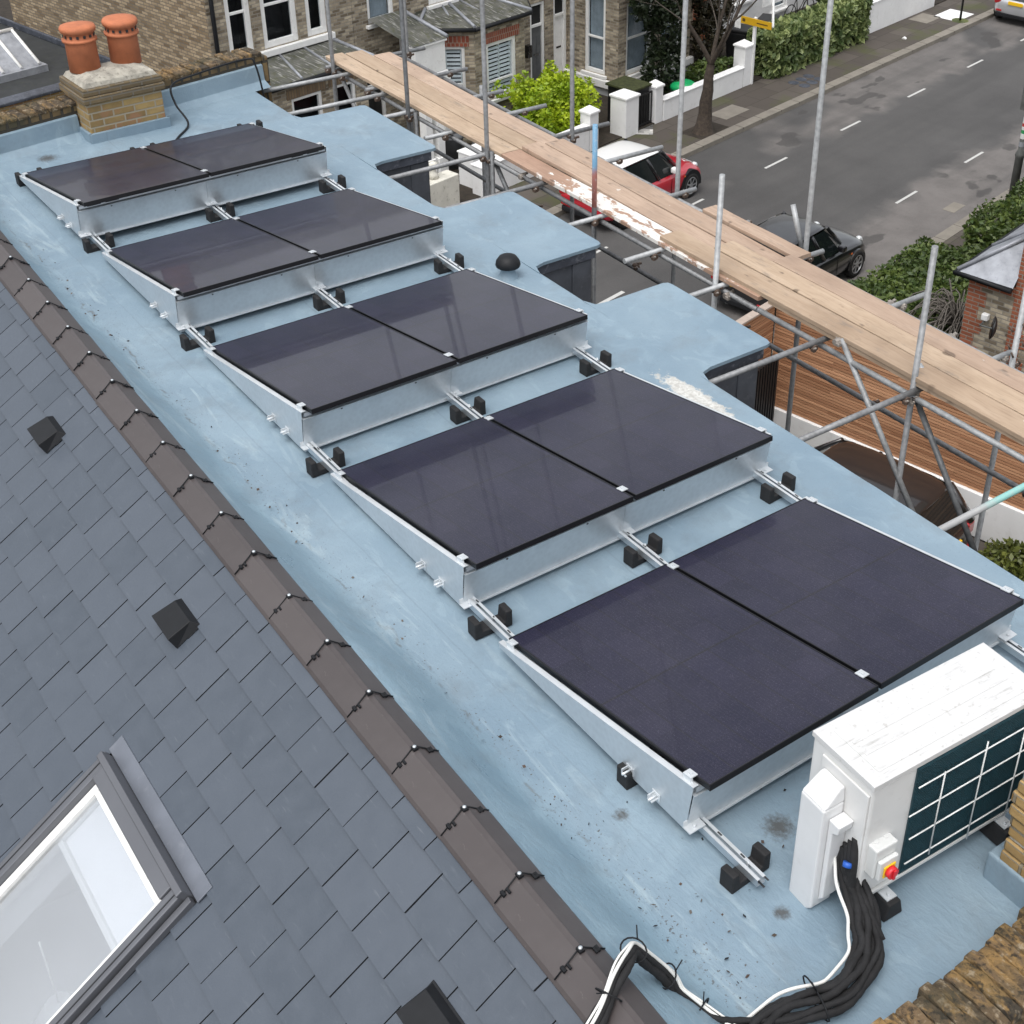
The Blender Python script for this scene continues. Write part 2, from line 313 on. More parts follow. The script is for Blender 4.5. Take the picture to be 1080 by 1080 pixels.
def m_cedar():
    k = NT('cedar'); r = k.island(); v = k.coord(scale=(.5, .5, 6)); n = k.noise(v, 5, 6, .6)
    base = k.mix(r, (.26, .115, .055), (.62, .34, .19)); base = k.mix(k.ramp(n, .35, .7, 0, .5), base, (.42, .21, .11))
    k.set(Base__Color=base, Roughness=.7); M['cedar'] = k.m
m_cedar()
def leafm(name, a, b_, c, rough=.5, trans=.25):
    k = NT(name); r = k.island(); base = k.mix(r, a, b_); n = k.noise(k.coord(), 1.7, 3); base = k.mix(k.ramp(n, .42, .62, 0, .8), base, c)
    k.set(Base__Color=base, Roughness=rough); M[name] = k.m
    tr = k.n('ShaderNodeBsdfTranslucent', Color=base); ms = k.n('ShaderNodeMixShader', i0=trans); k.put(ms.inputs[1], k.p.outputs[0]); k.put(ms.inputs[2], tr.outputs[0]); k.put(k.out.inputs[0], ms.outputs[0])
leafm('leaf_lime', (.25, .37, .009), (.56, .66, .036), (.16, .27, .009)); leafm('leaf_hedge', (.045, .085, .016), (.16, .21, .050), (.035, .062, .014))
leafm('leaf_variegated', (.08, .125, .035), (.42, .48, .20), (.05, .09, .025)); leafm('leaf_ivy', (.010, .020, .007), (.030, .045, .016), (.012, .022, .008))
leafm('leaf_dry', (.030, .028, .014), (.075, .060, .030), (.02, .02, .01)); leafm('leaf_olive', (.07, .09, .015), (.17, .19, .04), (.04, .055, .012))
def m_pane(name, refl=.10, tint=(.9, .93, .95)):
    k = NT(name); tr = k.n('ShaderNodeBsdfTransparent', Color=tint); gl = k.n('ShaderNodeBsdfGlossy', Roughness=.02)
    lw = k.n('ShaderNodeLayerWeight', Blend=.5); f = k.ramp(k.math('POWER', lw.outputs['Facing'], 4), 0, 1, refl, .75)
    ms = k.n('ShaderNodeMixShader'); k.put(ms.inputs[0], f); k.put(ms.inputs[1], tr.outputs[0]); k.put(ms.inputs[2], gl.outputs[0]); k.put(k.out.inputs[0], ms.outputs[0]); M[name] = k.m
m_pane('pane', .004); m_pane('roof_pane', .38, (.96, .98, 1))

# ------------------------------------------------------------------ mesh builder
class MB:
    def __init__(s): s.v = []; s.f = []; s.mi = []; s.sm = []; s.mats = []; s.cur = 0; s.smooth = False
    def mat(s, m):
        if m not in s.mats: s.mats.append(m)
        s.cur = s.mats.index(m); return s
    def add(s, vs, fs, T=None):
        o = len(s.v); s.v += [tuple(T @ Vector(p)) if T is not None else tuple(p) for p in vs]
        for f in fs: s.f.append([o+i for i in f]); s.mi.append(s.cur); s.sm.append(s.smooth)
        return s
    def box(s, x0, x1, y0, y1, z0, z1, T=None):
        v = [(x, y, z) for x in (x0, x1) for y in (y0, y1) for z in (z0, z1)]
        return s.add(v, [(0, 1, 3, 2), (4, 6, 7, 5), (0, 4, 5, 1), (2, 3, 7, 6), (0, 2, 6, 4), (1, 5, 7, 3)], T)
    def prism(s, poly, a, b, axis='y', T=None):    # polygon in the other two axes, extruded a..b
        n = len(poly)
        def P(p, t): return {'y': (p[0], t, p[1]), 'x': (t, p[0], p[1]), 'z': (p[0], p[1], t)}[axis]
        v = [P(p, a) for p in poly] + [P(p, b) for p in poly]
        fs = [tuple(range(n-1, -1, -1)), tuple(range(n, 2*n))] + [(i, (i+1) % n, n+(i+1) % n, n+i) for i in range(n)]
        return s.add(v, fs, T)
    def tube(s, pts, r, n=10, caps=True, r2=None):
        pts = [Vector(p) for p in pts]; rs = r if isinstance(r, (list, tuple)) else [r + ((r2 if r2 is not None else r)-r)*i/max(1, len(pts)-1) for i in range(len(pts))]
        o = len(s.v); sm = s.smooth; s.smooth = True
        t0 = (pts[1]-pts[0]).normalized(); u = t0.orthogonal().normalized()
        for i, p in enumerate(pts):
            t = (pts[min(i+1, len(pts)-1)]-pts[max(i-1, 0)]).normalized(); u = (u - t*u.dot(t)).normalized(); w = t.cross(u)
            for j in range(n):
                a = 2*math.pi*j/n; s.v.append(tuple(p + (u*math.cos(a)+w*math.sin(a))*rs[i]))
        for i in range(len(pts)-1):
            for j in range(n):
                s.f.append([o+i*n+j, o+i*n+(j+1) % n, o+(i+1)*n+(j+1) % n, o+(i+1)*n+j]); s.mi.append(s.cur); s.sm.append(True)
        if caps:
            s.f.append([o+j for j in range(n-1, -1, -1)]); s.f.append([o+(len(pts)-1)*n+j for j in range(n)]); s.mi += [s.cur]*2; s.sm += [False]*2
        s.smooth = sm; return s
    def lathe(s, prof, n=24, T=None, cx=0, cy=0):
        v = []; fs = []
        for (r, z) in prof: v += [(cx+r*math.cos(2*math.pi*j/n), cy+r*math.sin(2*math.pi*j/n), z) for j in range(n)]
        for i in range(len(prof)-1):
            for j in range(n): fs.append((i*n+j, i*n+(j+1) % n, (i+1)*n+(j+1) % n, (i+1)*n+j))
        fs.append(tuple(range(n-1, -1, -1))); fs.append(tuple((len(prof)-1)*n+j for j in range(n)))
        return s.add(v, fs, T)
    def loft(s, rings, closed=True, caps=True, T=None):
        n = len(rings[0]); v = [p for r in rings for p in r]; fs = []
        for i in range(len(rings)-1):
            for j in range(n if closed else n-1): fs.append((i*n+j, (i+1)*n+j, (i+1)*n+(j+1) % n, i*n+(j+1) % n))
        if caps: fs.append(tuple(range(n))); fs.append(tuple((len(rings)-1)*n+j for j in range(n-1, -1, -1)))
        return s.add(v, fs, T)
    def build(s, name, parent=None, mat=None, loc=None, rotz=0, bevel=0, sub=0, autosmooth=False, matrix=None):
        me = bpy.data.meshes.new(name); me.from_pydata(s.v, [], s.f)
        if mat is not None and not s.mats: s.mats = [mat]
        for m in s.mats: me.materials.append(M[m])
        if len(s.mats) > 1: me.polygons.foreach_set('material_index', s.mi)
        me.polygons.foreach_set('use_smooth', [bool(x) or sub > 0 for x in s.sm])
        uv = me.uv_layers.new(name='UVMap'); co = s.v; dat = []
        for p in me.polygons:
            n = p.normal; ax = max(range(3), key=lambda i: abs(n[i]))
            for li in p.vertices:
                q = co[li]; dat += {0: (q[1], q[2]), 1: (q[0], q[2]), 2: (q[0], q[1])}[ax]
        uv.data.foreach_set('uv', dat); me.update()
        o = bpy.data.objects.new(name, me); COL.objects.link(o)
        if parent is not None: o.parent = parent
        if loc is not None: o.location = loc
        if rotz: o.rotation_euler = (0, 0, rotz)
        if matrix is not None: o.matrix_local = matrix
        if sub:
            md = o.modifiers.new('sub', 'SUBSURF'); md.levels = md.render_levels = sub
        if bevel:
            md = o.modifiers.new('bev', 'BEVEL'); md.width = bevel; md.segments = 2; md.limit_method = 'ANGLE'; md.angle_limit = R(40); md.harden_normals = False
        return o
USED = {}
def tag(o, label, cat, group=None, kind=None):
    o['label'] = label; o['category'] = cat
    if group: o['group'] = group
    if kind: o['kind'] = kind
    return o
def struct(o): o['kind'] = 'structure'; return o
def thing(name, label, cat, loc=(0, 0, 0), rotz=0, group=None):
    o = bpy.data.objects.new(name, None); COL.objects.link(o); o.location = loc; o.rotation_euler = (0, 0, rotz); o.empty_display_size = .2
    return tag(o, label, cat, group)
def copy_tree(o, parent=None):
    c = o.copy(); COL.objects.link(c)
    if parent is not None: c.parent = parent
    for ch in list(o.children): copy_tree(ch, c)
    return c
def B(*a): return MB().box(*a)
ST = TH                                               # rotation of things laid out along the street
def sthing(name, label, cat, c, s, z, group=None, rot=0): return thing(name, label, cat, st(c, s, z), ST+rot, group)

# ------------------------------------------------------------------ our house: flat roof, dormers, slate slope
house = thing('terrace_house', 'terrace house with pale blue painted flat roof and grey slate slope', 'house')
def roof_grid():
    m = MB(); xs = np.arange(-5.0, 8.05, .09); ys = np.concatenate([np.linspace(-.86, -.42, 9), np.linspace(-.34, 2.87, 40)])
    X, Y = np.meshgrid(xs, ys, indexing='ij')
    foldy = -.50 + .03*np.sin(X*1.7) + .02*np.sin(X*4.1+1)
    t = np.clip((foldy-Y)/.36, 0, 1)
    Z = .36*t**1.15 + .006*np.sin(X*2.3+Y*3)*np.cos(Y*2.1) + RNG.normal(0, .0012, X.shape) + .012*np.exp(-((Y-foldy)/.05)**2)*(.6+.4*np.sin(X*6))
    Y = np.where(t > .6, Y - .0215*(X-3)*np.clip((t-.6)/.4, 0, 1), Y)
    n, k = X.shape; m.smooth = True
    m.v = [tuple(p) for p in np.stack([X, Y, Z], -1).reshape(-1, 3)]
    for i in range(n-1):
        for j in range(k-1): m.f.append([i*k+j, (i+1)*k+j, (i+1)*k+j+1, i*k+j+1]); m.mi.append(0); m.sm.append(True)
    m.mats = ['blue_roof']; m.cur = 0; m.smooth = False
    return m
roof = roof_grid().build('flat_roof', house)
MB().mat('blue_roof').box(-4.9, 8.05, 2.872, 2.893, -.12, -.012).build('roof_edge', house, bevel=.008)
body = MB().mat('dark_cladding').prism([(2.862, -.06), (3.55, -2.7), (3.55, -8.2), (-6.3, -8.2), (-6.3, -3.45), (-.55, -3.0), (-.55, -.10)][::-1], -4.75, 7.7, 'x')
# the body is cut away above the attic room, so the roof window looks into it
body.build('wall', house)
DORM = [(-3.60, -2.06), (-.70, .75), (1.66, 2.965)]
for (x0, x1) in DORM:
    d = MB().mat('dark_cladding').box(x0+.05, x1-.05, 2.90, 3.58, -2.6, -.13)
    d.mat('lead').box(x0+.02, x1-.02, 2.90, 3.60, -.128, -.012)
    d.mat('dark_cladding').box(x1-.05, x1-.035, 3.36, 3.56, -.9, -.14).box(x1-.05, x1-.04, 3.0, 3.02, -2, -.14)
    do = d.build('dormer', house, bevel=.006)
    t = MB(); n = 9; ring = []
    r0 = .05; pts = [(x0-.14, 2.872), (x0-.02, 2.92), (x0, 3.05), (x0, 3.66-r0), (x0+.02, 3.655), (x0+.06, 3.665), (x1-.06, 3.665), (x1-.015, 3.65), (x1, 3.61), (x1, 3.02), (x1+.03, 2.92), (x1+.16, 2.872)]
    t.mat('blue_roof').prism(pts[::-1], -.014, .001, 'z'); t.build('dormer_roof', do)
    MB().mat('blue_roof').prism([(a, min(b, 3.655)) for a, b in pts[::-1][1:-1]], -.028, -.015, 'z').build('drip_edge', do)
# parapet at the far gable
def parapet():
    ang = R(10.5); T = Matrix.Translation((-4.52, 1.2, 0)) @ Matrix.Rotation(ang, 4, 'Z')
    m = MB().mat('old_coping')
    m.box(-.26, 0, -2.6, 1.92, -.6, .33, T).box(-.25, .012, 1.922, 2.0, -.6, .30, T)
    p = m.build('parapet', house, bevel=.02)
    for (a, b) in ((-2.3, -.38), (.40, 1.90)): MB().mat('blue_roof').prism([(.002, -.02), (.16, -.008), (.05, .05), (.035, .22), (.002, .23)], a, b, 'y', T).build('upstand', p, bevel=.006)
    # moss and ragged mortar on top
    l = MB().mat('weathered_coping')
    for i in range(40):
        y = -2.55+i*.112; l.box(-.27+random.uniform(-.012, .012), .012+random.uniform(-.012, .014), y, y+.10, .31, .345+random.uniform(-.006, .02), T)
    l.build('coping', p, bevel=.012)
parapet()
def chimney():
    T = Matrix.Translation((-4.46, 1.25, 0)) @ Matrix.Rotation(R(3), 4, 'Z')
    m = MB().mat('yellow_brick').box(-.28, .28, -.40, .40, -.05, .40, T); c = m.build('chimney', house, bevel=.008)
    k = MB().mat('corbel_brick').box(-.315, .315, -.435, .435, .40, .475, T).box(-.30, .30, -.42, .42, .475, .55, T); k.build('corbel', c, bevel=.012)
    v = MB().mat('mortar_cap').add([(-.27, -.39, .55), (.27, -.39, .55), (.27, .39, .55), (-.27, .39, .55), (-.25, -.36, .60), (.25, -.36, .60), (.25, .36, .60), (-.25, .36, .60), (-.13, -.25, .645), (.13, -.25, .645), (.13, .25, .645), (-.13, .25, .645)],
        [(0, 1, 5, 4), (1, 2, 6, 5), (2, 3, 7, 6), (3, 0, 4, 7), (4, 5, 9, 8), (5, 6, 10, 9), (6, 7, 11, 10), (7, 4, 8, 11), (8, 9, 10, 11), (3, 2, 1, 0)], T); v.build('flaunching', c, bevel=.008)
    u = MB().mat('blue_roof')
    u.box(-.05, .31, -.43, -.40, -.02, .10, T).box(.28, .315, -.43, .43, -.02, .10, T).box(-.05, .31, .40, .43, -.02, .10, T); u.build('flashing', c, bevel=.006)
    for (x, y, tl) in ((-.11, -.20, R(-2)), (-.10, .23, R(1))):
        P = T @ Matrix.Translation((x, y, .62)) @ Matrix.Rotation(tl, 4, 'Y')
        q = MB().mat('terracotta'); q.smooth = True
        q.lathe([(.155, 0), (.150, .29), (.152, .295), (.172, .30), (.172, .325), (.150, .33), (.148, .385), (.172, .395), (.178, .43), (.165, .452), (.10, .462), (.02, .463)], 28, P)
        h = q.mat('window_dark'); h.smooth = False
        for i in range(14):
            a = 2*math.pi*i/14; h.box(.140, .156, -.012, .012, .345, .372, P @ Matrix.Rotation(a, 4, 'Z'))
        q.build('chimney_pot', c)
chimney()
# brick pier at the left end of the party wall
MB().mat('yellow_brick').box(-5.25, -4.72, -.42, .05, -.3, .72).mat('old_coping').box(-5.28, -4.69, -.45, .08, .72, .80).build('chimney_stack', house, bevel=.008)
# near gable wall and pier
def near_gable():
    T = Matrix.Translation((7.72, 0, 0))
    m = MB().mat('weathered_coping').box(0, .29, -3.2, .915, -1.5, .20, T); p = m.build('parapet', house, bevel=.03)
    l = MB().mat('weathered_coping'); y = -3.15
    while y < .84:
        wd = random.uniform(.055, .085); x = -.02+random.uniform(-.02, .015); e = .30+random.uniform(-.015, .02); zz = .225+random.uniform(-.012, .012); n = 6; rr = []
        for q in range(n+1):
            xx = x+(e-x)*q/n; dz = random.uniform(-.012, .012)-(.02 if q in (0, n) else 0); jy = random.uniform(-.008, .008); dz *= .5; jy *= .5; rr.append([(7.72+xx, y+jy, .15), (7.72+xx, y+wd+jy, .15), (7.72+xx, y+wd+jy, zz+dz-.006), (7.72+xx, y+wd*.5+jy, zz+dz-.003), (7.72+xx, y+jy, zz+dz-.005)])
        l.loft(rr); y += wd+.007
    l.build('coping', p, bevel=.004)
    MB().mat('blue_roof').box(-.035, -.002, -.8, .91, -.03, .12, T).build('upstand', p, bevel=.01)
    q = MB().mat('pier_brick')
    z = .16
    while z < .68:
        q.box(7.415+random.uniform(-.012, .012), 8.04, .955+random.uniform(-.015, .012), 1.95, z, z+.066); z += .075
    q.mat('mortar_cap').box(7.43, 8.03, .97, 1.94, .1, .66); pr = q.build('brick_pier', house, bevel=.012)
    MB().mat('blue_roof').prism([(7.365, .93), (8.05, .92), (8.05, 1.98), (7.385, 1.98)], -.02, .17, 'z').build('upstand', pr, bevel=.012)
    MB().mat('white_paint').box(8.30, 8.42, -2.2, .9, -.9, .02).build('gutter_board', house)
near_gable()
# roof slope frame: local x along ridge, -y down the slope, z out of it
SLOPE = Matrix.Translation((3, -1.12, .30)) @ Matrix.Rotation(R(-1.23), 4, 'Z') @ Matrix.Rotation(R(35), 4, 'X')
WX0, WX1, WD0, WD1 = .90, 2.02, 1.07, 2.52            # roof window opening (x from 3, distance down slope)
def slates():
    m = MB().mat('slate'); g = .24; W = .30; k = 0; d = .04-.24
    while d < 6.2:
        off = 1.535-3 + (.15 if k % 2 == 0 else 0); n0 = int((-7.8-off)/W)
        for i in range(n0, n0+44):
            x0 = off+i*W; x1 = x0+W; lo, hi = max(d, 0.0), d+g
            if x1 > WX0-.04 and x0 < WX1+.04 and hi > WD0-.02 and lo < WD1+.06:
                # keep what is left or right of the window
                if x0 < WX0-.04 and x1 > WX0-.04: x1 = WX0-.04
                elif x1 > WX1+.04 and x0 < WX1+.04: x0 = WX1+.04
                elif lo < WD0-.10: hi = WD0-.05
                else: continue
                if x1-x0 < .02: continue
            gap = .0036; tl = random.uniform(-.0022, .0022); e = random.uniform(-.004, .004); zt = random.uniform(0, .002)
            a, b = x0+gap, x1-gap; bot = -hi-e; top = -lo+.05; zt += max(0, 1-(hi-lo)/g)*.006; ztp = .002+max(0, 1-(hi-lo)/g)*.010
            m.mat('slate').add([(a, top, ztp+zt), (b, top, ztp+zt), (b+tl, bot, .020+zt), (a+tl, bot, .020+zt), (a, top, -.005), (b, top, -.005), (b+tl, bot, .004+zt), (a+tl, bot, .004+zt)],
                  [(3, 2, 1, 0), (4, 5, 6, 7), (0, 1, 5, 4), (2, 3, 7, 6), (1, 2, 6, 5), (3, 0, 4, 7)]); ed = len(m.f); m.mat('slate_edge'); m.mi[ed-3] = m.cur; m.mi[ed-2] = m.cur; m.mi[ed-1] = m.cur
        d += g; k += 1
    o = m.build('slate_roof', house, matrix=SLOPE)
    u = MB().mat('window_dark')
    for (xa, xb, da, db) in ((-7.8, WX0, -.1, 6.2), (WX1, 5.2, -.1, 6.2), (WX0, WX1, -.1, WD0), (WX0, WX1, WD1, 6.2)): u.box(xa, xb, -db, -da, -.02, -.006)
    u.build('roof_underlay', o)
slates()
# ridge tiles with their clips
def ridge():
    RM = Matrix.Translation((3, -.965, .46)) @ Matrix.Rotation(R(-1.23), 4, 'Z')
    pitch = .457; x = 7.2-3+pitch*1.2; first = None
    m = MB().mat('ridge_clay'); L = pitch+.006
    out = [(-.137, -.115), (-.122, -.092), (-.014, -.003), (.014, -.003), (.122, -.092), (.137, -.115)]; inn = [(.125, -.122), (.112, -.104), (0, -.022), (-.112, -.104), (-.125, -.122)]
    m.prism((out+inn)[::-1], -L, 0, 'x')
    tile = None; k = 0
    while x > -8.0:
        if tile is None:
            tile = m.build('ridge_tile', house, bevel=.006)
            c = MB().mat('black_plastic')
            for sx, z1 in ((-1, .004), (1, .004)):
                c.tube([(-.004, sx*.012, .008), (-.004, sx*.062, -.036), (-.004, sx*.128, -.092)], .0036, 6)
                c.box(-.016, .014, sx*.085-.008, sx*.085+.008, -.064, -.050); c.box(-.003, .026, sx*.066-.005, sx*.066+.005, -.044, -.034)
            c.mat('black_plastic').box(-.016, .014, -.013, .013, -.002, .012); c.build('ridge_clip', tile)
            s = MB().mat('galvanised'); s.smooth = True; s.lathe([(.009, .012), (.010, .017), (.006, .020), (.002, .021)], 10, Matrix.Translation((-.002, 0, 0))); s.build('screw', tile)
            o = tile
        else: o = copy_tree(tile, house)
        o.matrix_local = RM @ Matrix.Translation((x, 0, random.uniform(-.003, .004))) @ Matrix.Rotation(R(random.uniform(-.5, .5)), 4, 'Z')
        x -= pitch; k += 1
ridge()
# roof window
def roof_window():
    W = MB().mat('window_grey'); h = .085; f = .075
    W.box(WX0, WX0+f, -WD1, -WD0, -.05, h).box(WX1-f, WX1, -WD1, -WD0, -.05, h).box(WX0+f+.001, WX1-f-.001, -WD0-.11, -WD0, -.05, h+.012).box(WX0+f+.001, WX1-f-.001, -WD1, -WD1+.09, -.05, h-.004)
    W.box(WX0-.006, WX1+.006, -WD0-.03, -WD0+.012, -.03, h+.022)
    w = W.build('roof_window', house, bevel=.006, matrix=SLOPE)
    F = MB().mat('flashing_grey').box(WX0-.06, WX1+.06, -WD0+.014, -WD0+.115, .016, .026).mat('window_grey').box(WX0-.045, WX0-.008, -WD1, -WD0, .012, .05).box(WX1+.008, WX1+.045, -WD1, -WD0, .012, .05).box(WX0-.05, WX1+.05, -WD1-.15, -WD1-.004, .014, .024)
    F.build('window_flashing', w, bevel=.003)
    S = MB().mat('white_paint').box(WX0+f+.002, WX0+f+.05, -WD1+.092, -WD0-.112, -.05, .045).box(WX1-f-.05, WX1-f-.002, -WD1+.092, -WD0-.112, -.05, .045).box(WX0+f+.052, WX1-f-.052, -WD0-.165, -WD0-.113, -.05, .045).box(WX0+f+.052, WX1-f-.052, -WD1+.093, -WD1+.145, -.05, .045)
    S.build('window_sash', w, bevel=.004)
    for xq in (WX0+.031, WX1-.031): MB().mat('window_dark').box(xq-.003, xq+.003, -WD1, -WD0, h, h+.004).build('gasket', w)
    MB().mat('roof_pane').box(WX0+f+.052, WX1-f-.052, -WD1+.146, -WD0-.166, .018, .022).build('pane', w)
    bl = MB().mat('room_white').box(WX0+f+.055, WX1-f-.055, -WD0-.46, -WD0-.17, -.035, -.030).mat('white_paint').box(WX0+f+.055, WX1-f-.055, -WD0-.49, -WD0-.462, -.045, -.005); bl.build('reveal_panel', w)  # white panel and bar added under the glass, standing for the lit head reveal
    # attic room under the slope: reveals, sloping ceiling, walls, floor
    a, b, c, d = WX0+f, WX1-f, -WD1+.09, -WD0-.11; t = .26
    L = MB().mat('room_white')
    L.add([(a, c, -.05), (b, c, -.05), (b, d, -.05), (a, d, -.05), (a, c-.1, -t), (b, c-.1, -t), (b, d+.05, -t), (a, d+.05, -t)], [(0, 4, 5, 1), (1, 5, 6, 2), (2, 6, 7, 3), (3, 7, 4, 0)])
    x0, x1, y0, y1 = -.6, 3.4, -3.6, -.2
    for (xa, xb, ya, yb) in ((x0, a, y0, y1), (b, x1, y0, y1), (a, b, y0, c-.1), (a, b, d+.05, y1)): L.add([(xa, ya, -t), (xb, ya, -t), (xb, yb, -t), (xa, yb, -t)], [(0, 1, 2, 3)])
    L.build('window_reveal', w)
    I = SLOPE.inverted(); P = lambda x, y, z: I @ Vector((x, y, z))
    zf = -2.75; X0, X1, Y0, Y1 = 2.4, 6.4, -5.2, -1.30
    r = MB().mat('room_white'); top = lambda y: .30-(-1.12-y)*math.tan(R(35))-.28
    r.add([P(X0, Y0, zf), P(X1, Y0, zf), P(X1, Y1, zf), P(X0, Y1, zf), P(X0, Y0, max(zf+.1, top(Y0))), P(X1, Y0, max(zf+.1, top(Y0))), P(X1, Y1, top(Y1)), P(X0, Y1, top(Y1))], [(0, 1, 2, 3), (0, 4, 5, 1), (1, 5, 6, 2), (2, 6, 7, 3), (3, 7, 4, 0)])
    r.build('room_lining', w)
roof_window()
# roof vents in the slates
for (x, d) in ((1.20-3, .325), (3.54-3, .345), (6.52-3, .44)):
    v = MB().mat('black_plastic'); v.add([(-.14, -.10, .012), (.14, -.10, .012), (.14, .085, .010), (-.14, .085, .010), (-.125, -.088, .095), (.125, -.088, .095), (.11, .060, .060), (-.11, .060, .060)],
        [(0, 1, 5, 4), (1, 2, 6, 5), (2, 3, 7, 6), (3, 0, 4, 7), (4, 5, 6, 7), (3, 2, 1, 0)])
    v.box(-.145, .145, -.02, .095, .006, .012)
    v.build('roof_vent', house, bevel=.008, matrix=SLOPE @ Matrix.Translation((x, -d, .006)))
# domed vent on the flat roof
dv = thing('vent_pipe', 'black domed vent pipe on the blue roof by the middle panels', 'vent', (.80, 2.62, 0))
MB().mat('blue_roof').lathe([(.10, -.02), (.075, .02), (.06, .06), (.055, .10)], 20).build('vent_collar', dv)
c_ = MB().mat('black_plastic'); c_.smooth = True; c_.lathe([(.06, .09), (.102, .10), (.108, .115), (.10, .15), (.075, .185), (.04, .20), (.01, .204)], 24); c_.build('vent_cap', dv)

db = MB()
for i in range(120):
    f_ = random.random(); x = random.uniform(-2, 7.4) if f_ < .6 else random.uniform(5.6, 7.3); y = -.47+random.gauss(0, .07) if f_ < .6 else random.uniform(-.45, .9); a = random.uniform(0, 6.28); L = random.uniform(.005, .015); w_ = L*random.uniform(.3, .7); z = .012 if y > -.40 else .03
    if y < -.52: continue
    db.mat(random.choice(('rust', 'bark', 'black_rubber', 'twig_pale'))).add([(x+L*math.cos(a), y+L*math.sin(a), z), (x-w_*math.sin(a), y+w_*math.cos(a), z+.006), (x-L*math.cos(a), y-L*math.sin(a), z), (x+w_*math.sin(a), y-w_*math.cos(a), z-.006)], [(0, 1, 2, 3)])
tag(db.build('leaf_litter'), 'scattered dead leaf scraps and grit on the blue roof', 'litter', kind='stuff')
# attic furnishings glimpsed through the roof window
lamp = thing('pendant_lamp', 'white pendant lamp shade seen through the roof window', 'lamp', (4.05, -2.65, -1.95))
q = MB().mat('shade_cloth'); q.smooth = True; q.lathe([(.20, 0), (.205, .01), (.075, .24), (.07, .24)], 24); q.build('lamp_shade', lamp)
MB().mat('white_cable').tube([(0, 0, .2), (0, 0, .78)], .006, 6).build('cord', lamp)
for i, (y, z, lb) in enumerate(((-2.45, -1.55, 'pale framed picture on attic wall above the lamp shade'), (-3.25, -1.75, 'pale framed picture on attic wall left of the lamp shade'))):
    p = thing('framed_picture', lb, 'picture', (2.404, y, z), 0, 'framed pictures in the attic room')
    MB().mat('picture_frame').box(0, .02, -.22, .22, -.28, .28).build('frame', p, bevel=.004); MB().mat('picture_art').box(.021, .024, -.19, .19, -.25, .25).build('print', p)

# ------------------------------------------------------------------ solar rows
PW, PL, TILT = 1.134, 1.724, R(9.95); GAP = .02; WT = 2*PW+GAP
ROWS = [(-3.433, -.038, .0066, .133), (-1.398, .002, .0002, .1155), (.643, .025, .0021, .096), (2.682, .020, -.0021, .098), (4.7515, -.0165, -.0015, .127)]
RNAME = ['in the row nearest the chimney', 'in the second row from the chimney', 'in the middle row of five', 'in the fourth row from the chimney', 'in the row nearest the outdoor unit']
def panel_proto():
    g = thing('solar_panel', 'x', 'solar panel', group='tilted solar panels on the flat roof')
    MB().mat('solar_glass').box(.008, PL-.008, .008, PW-.008, -.012, -.002).build('glass', g)
    f = MB().mat('black_frame')
    f.box(0, PL, 0, .0085, -.035, 0).box(0, PL, PW-.0085, PW, -.035, 0).box(0, .0085, .0087, PW-.0087, -.035, 0).box(PL-.0085, PL, .0087, PW-.0087, -.035, 0)
    f.box(.01, PL-.01, .01, PW-.01, -.028, -.0125); f.build('frame', g, bevel=.0012)
    return g
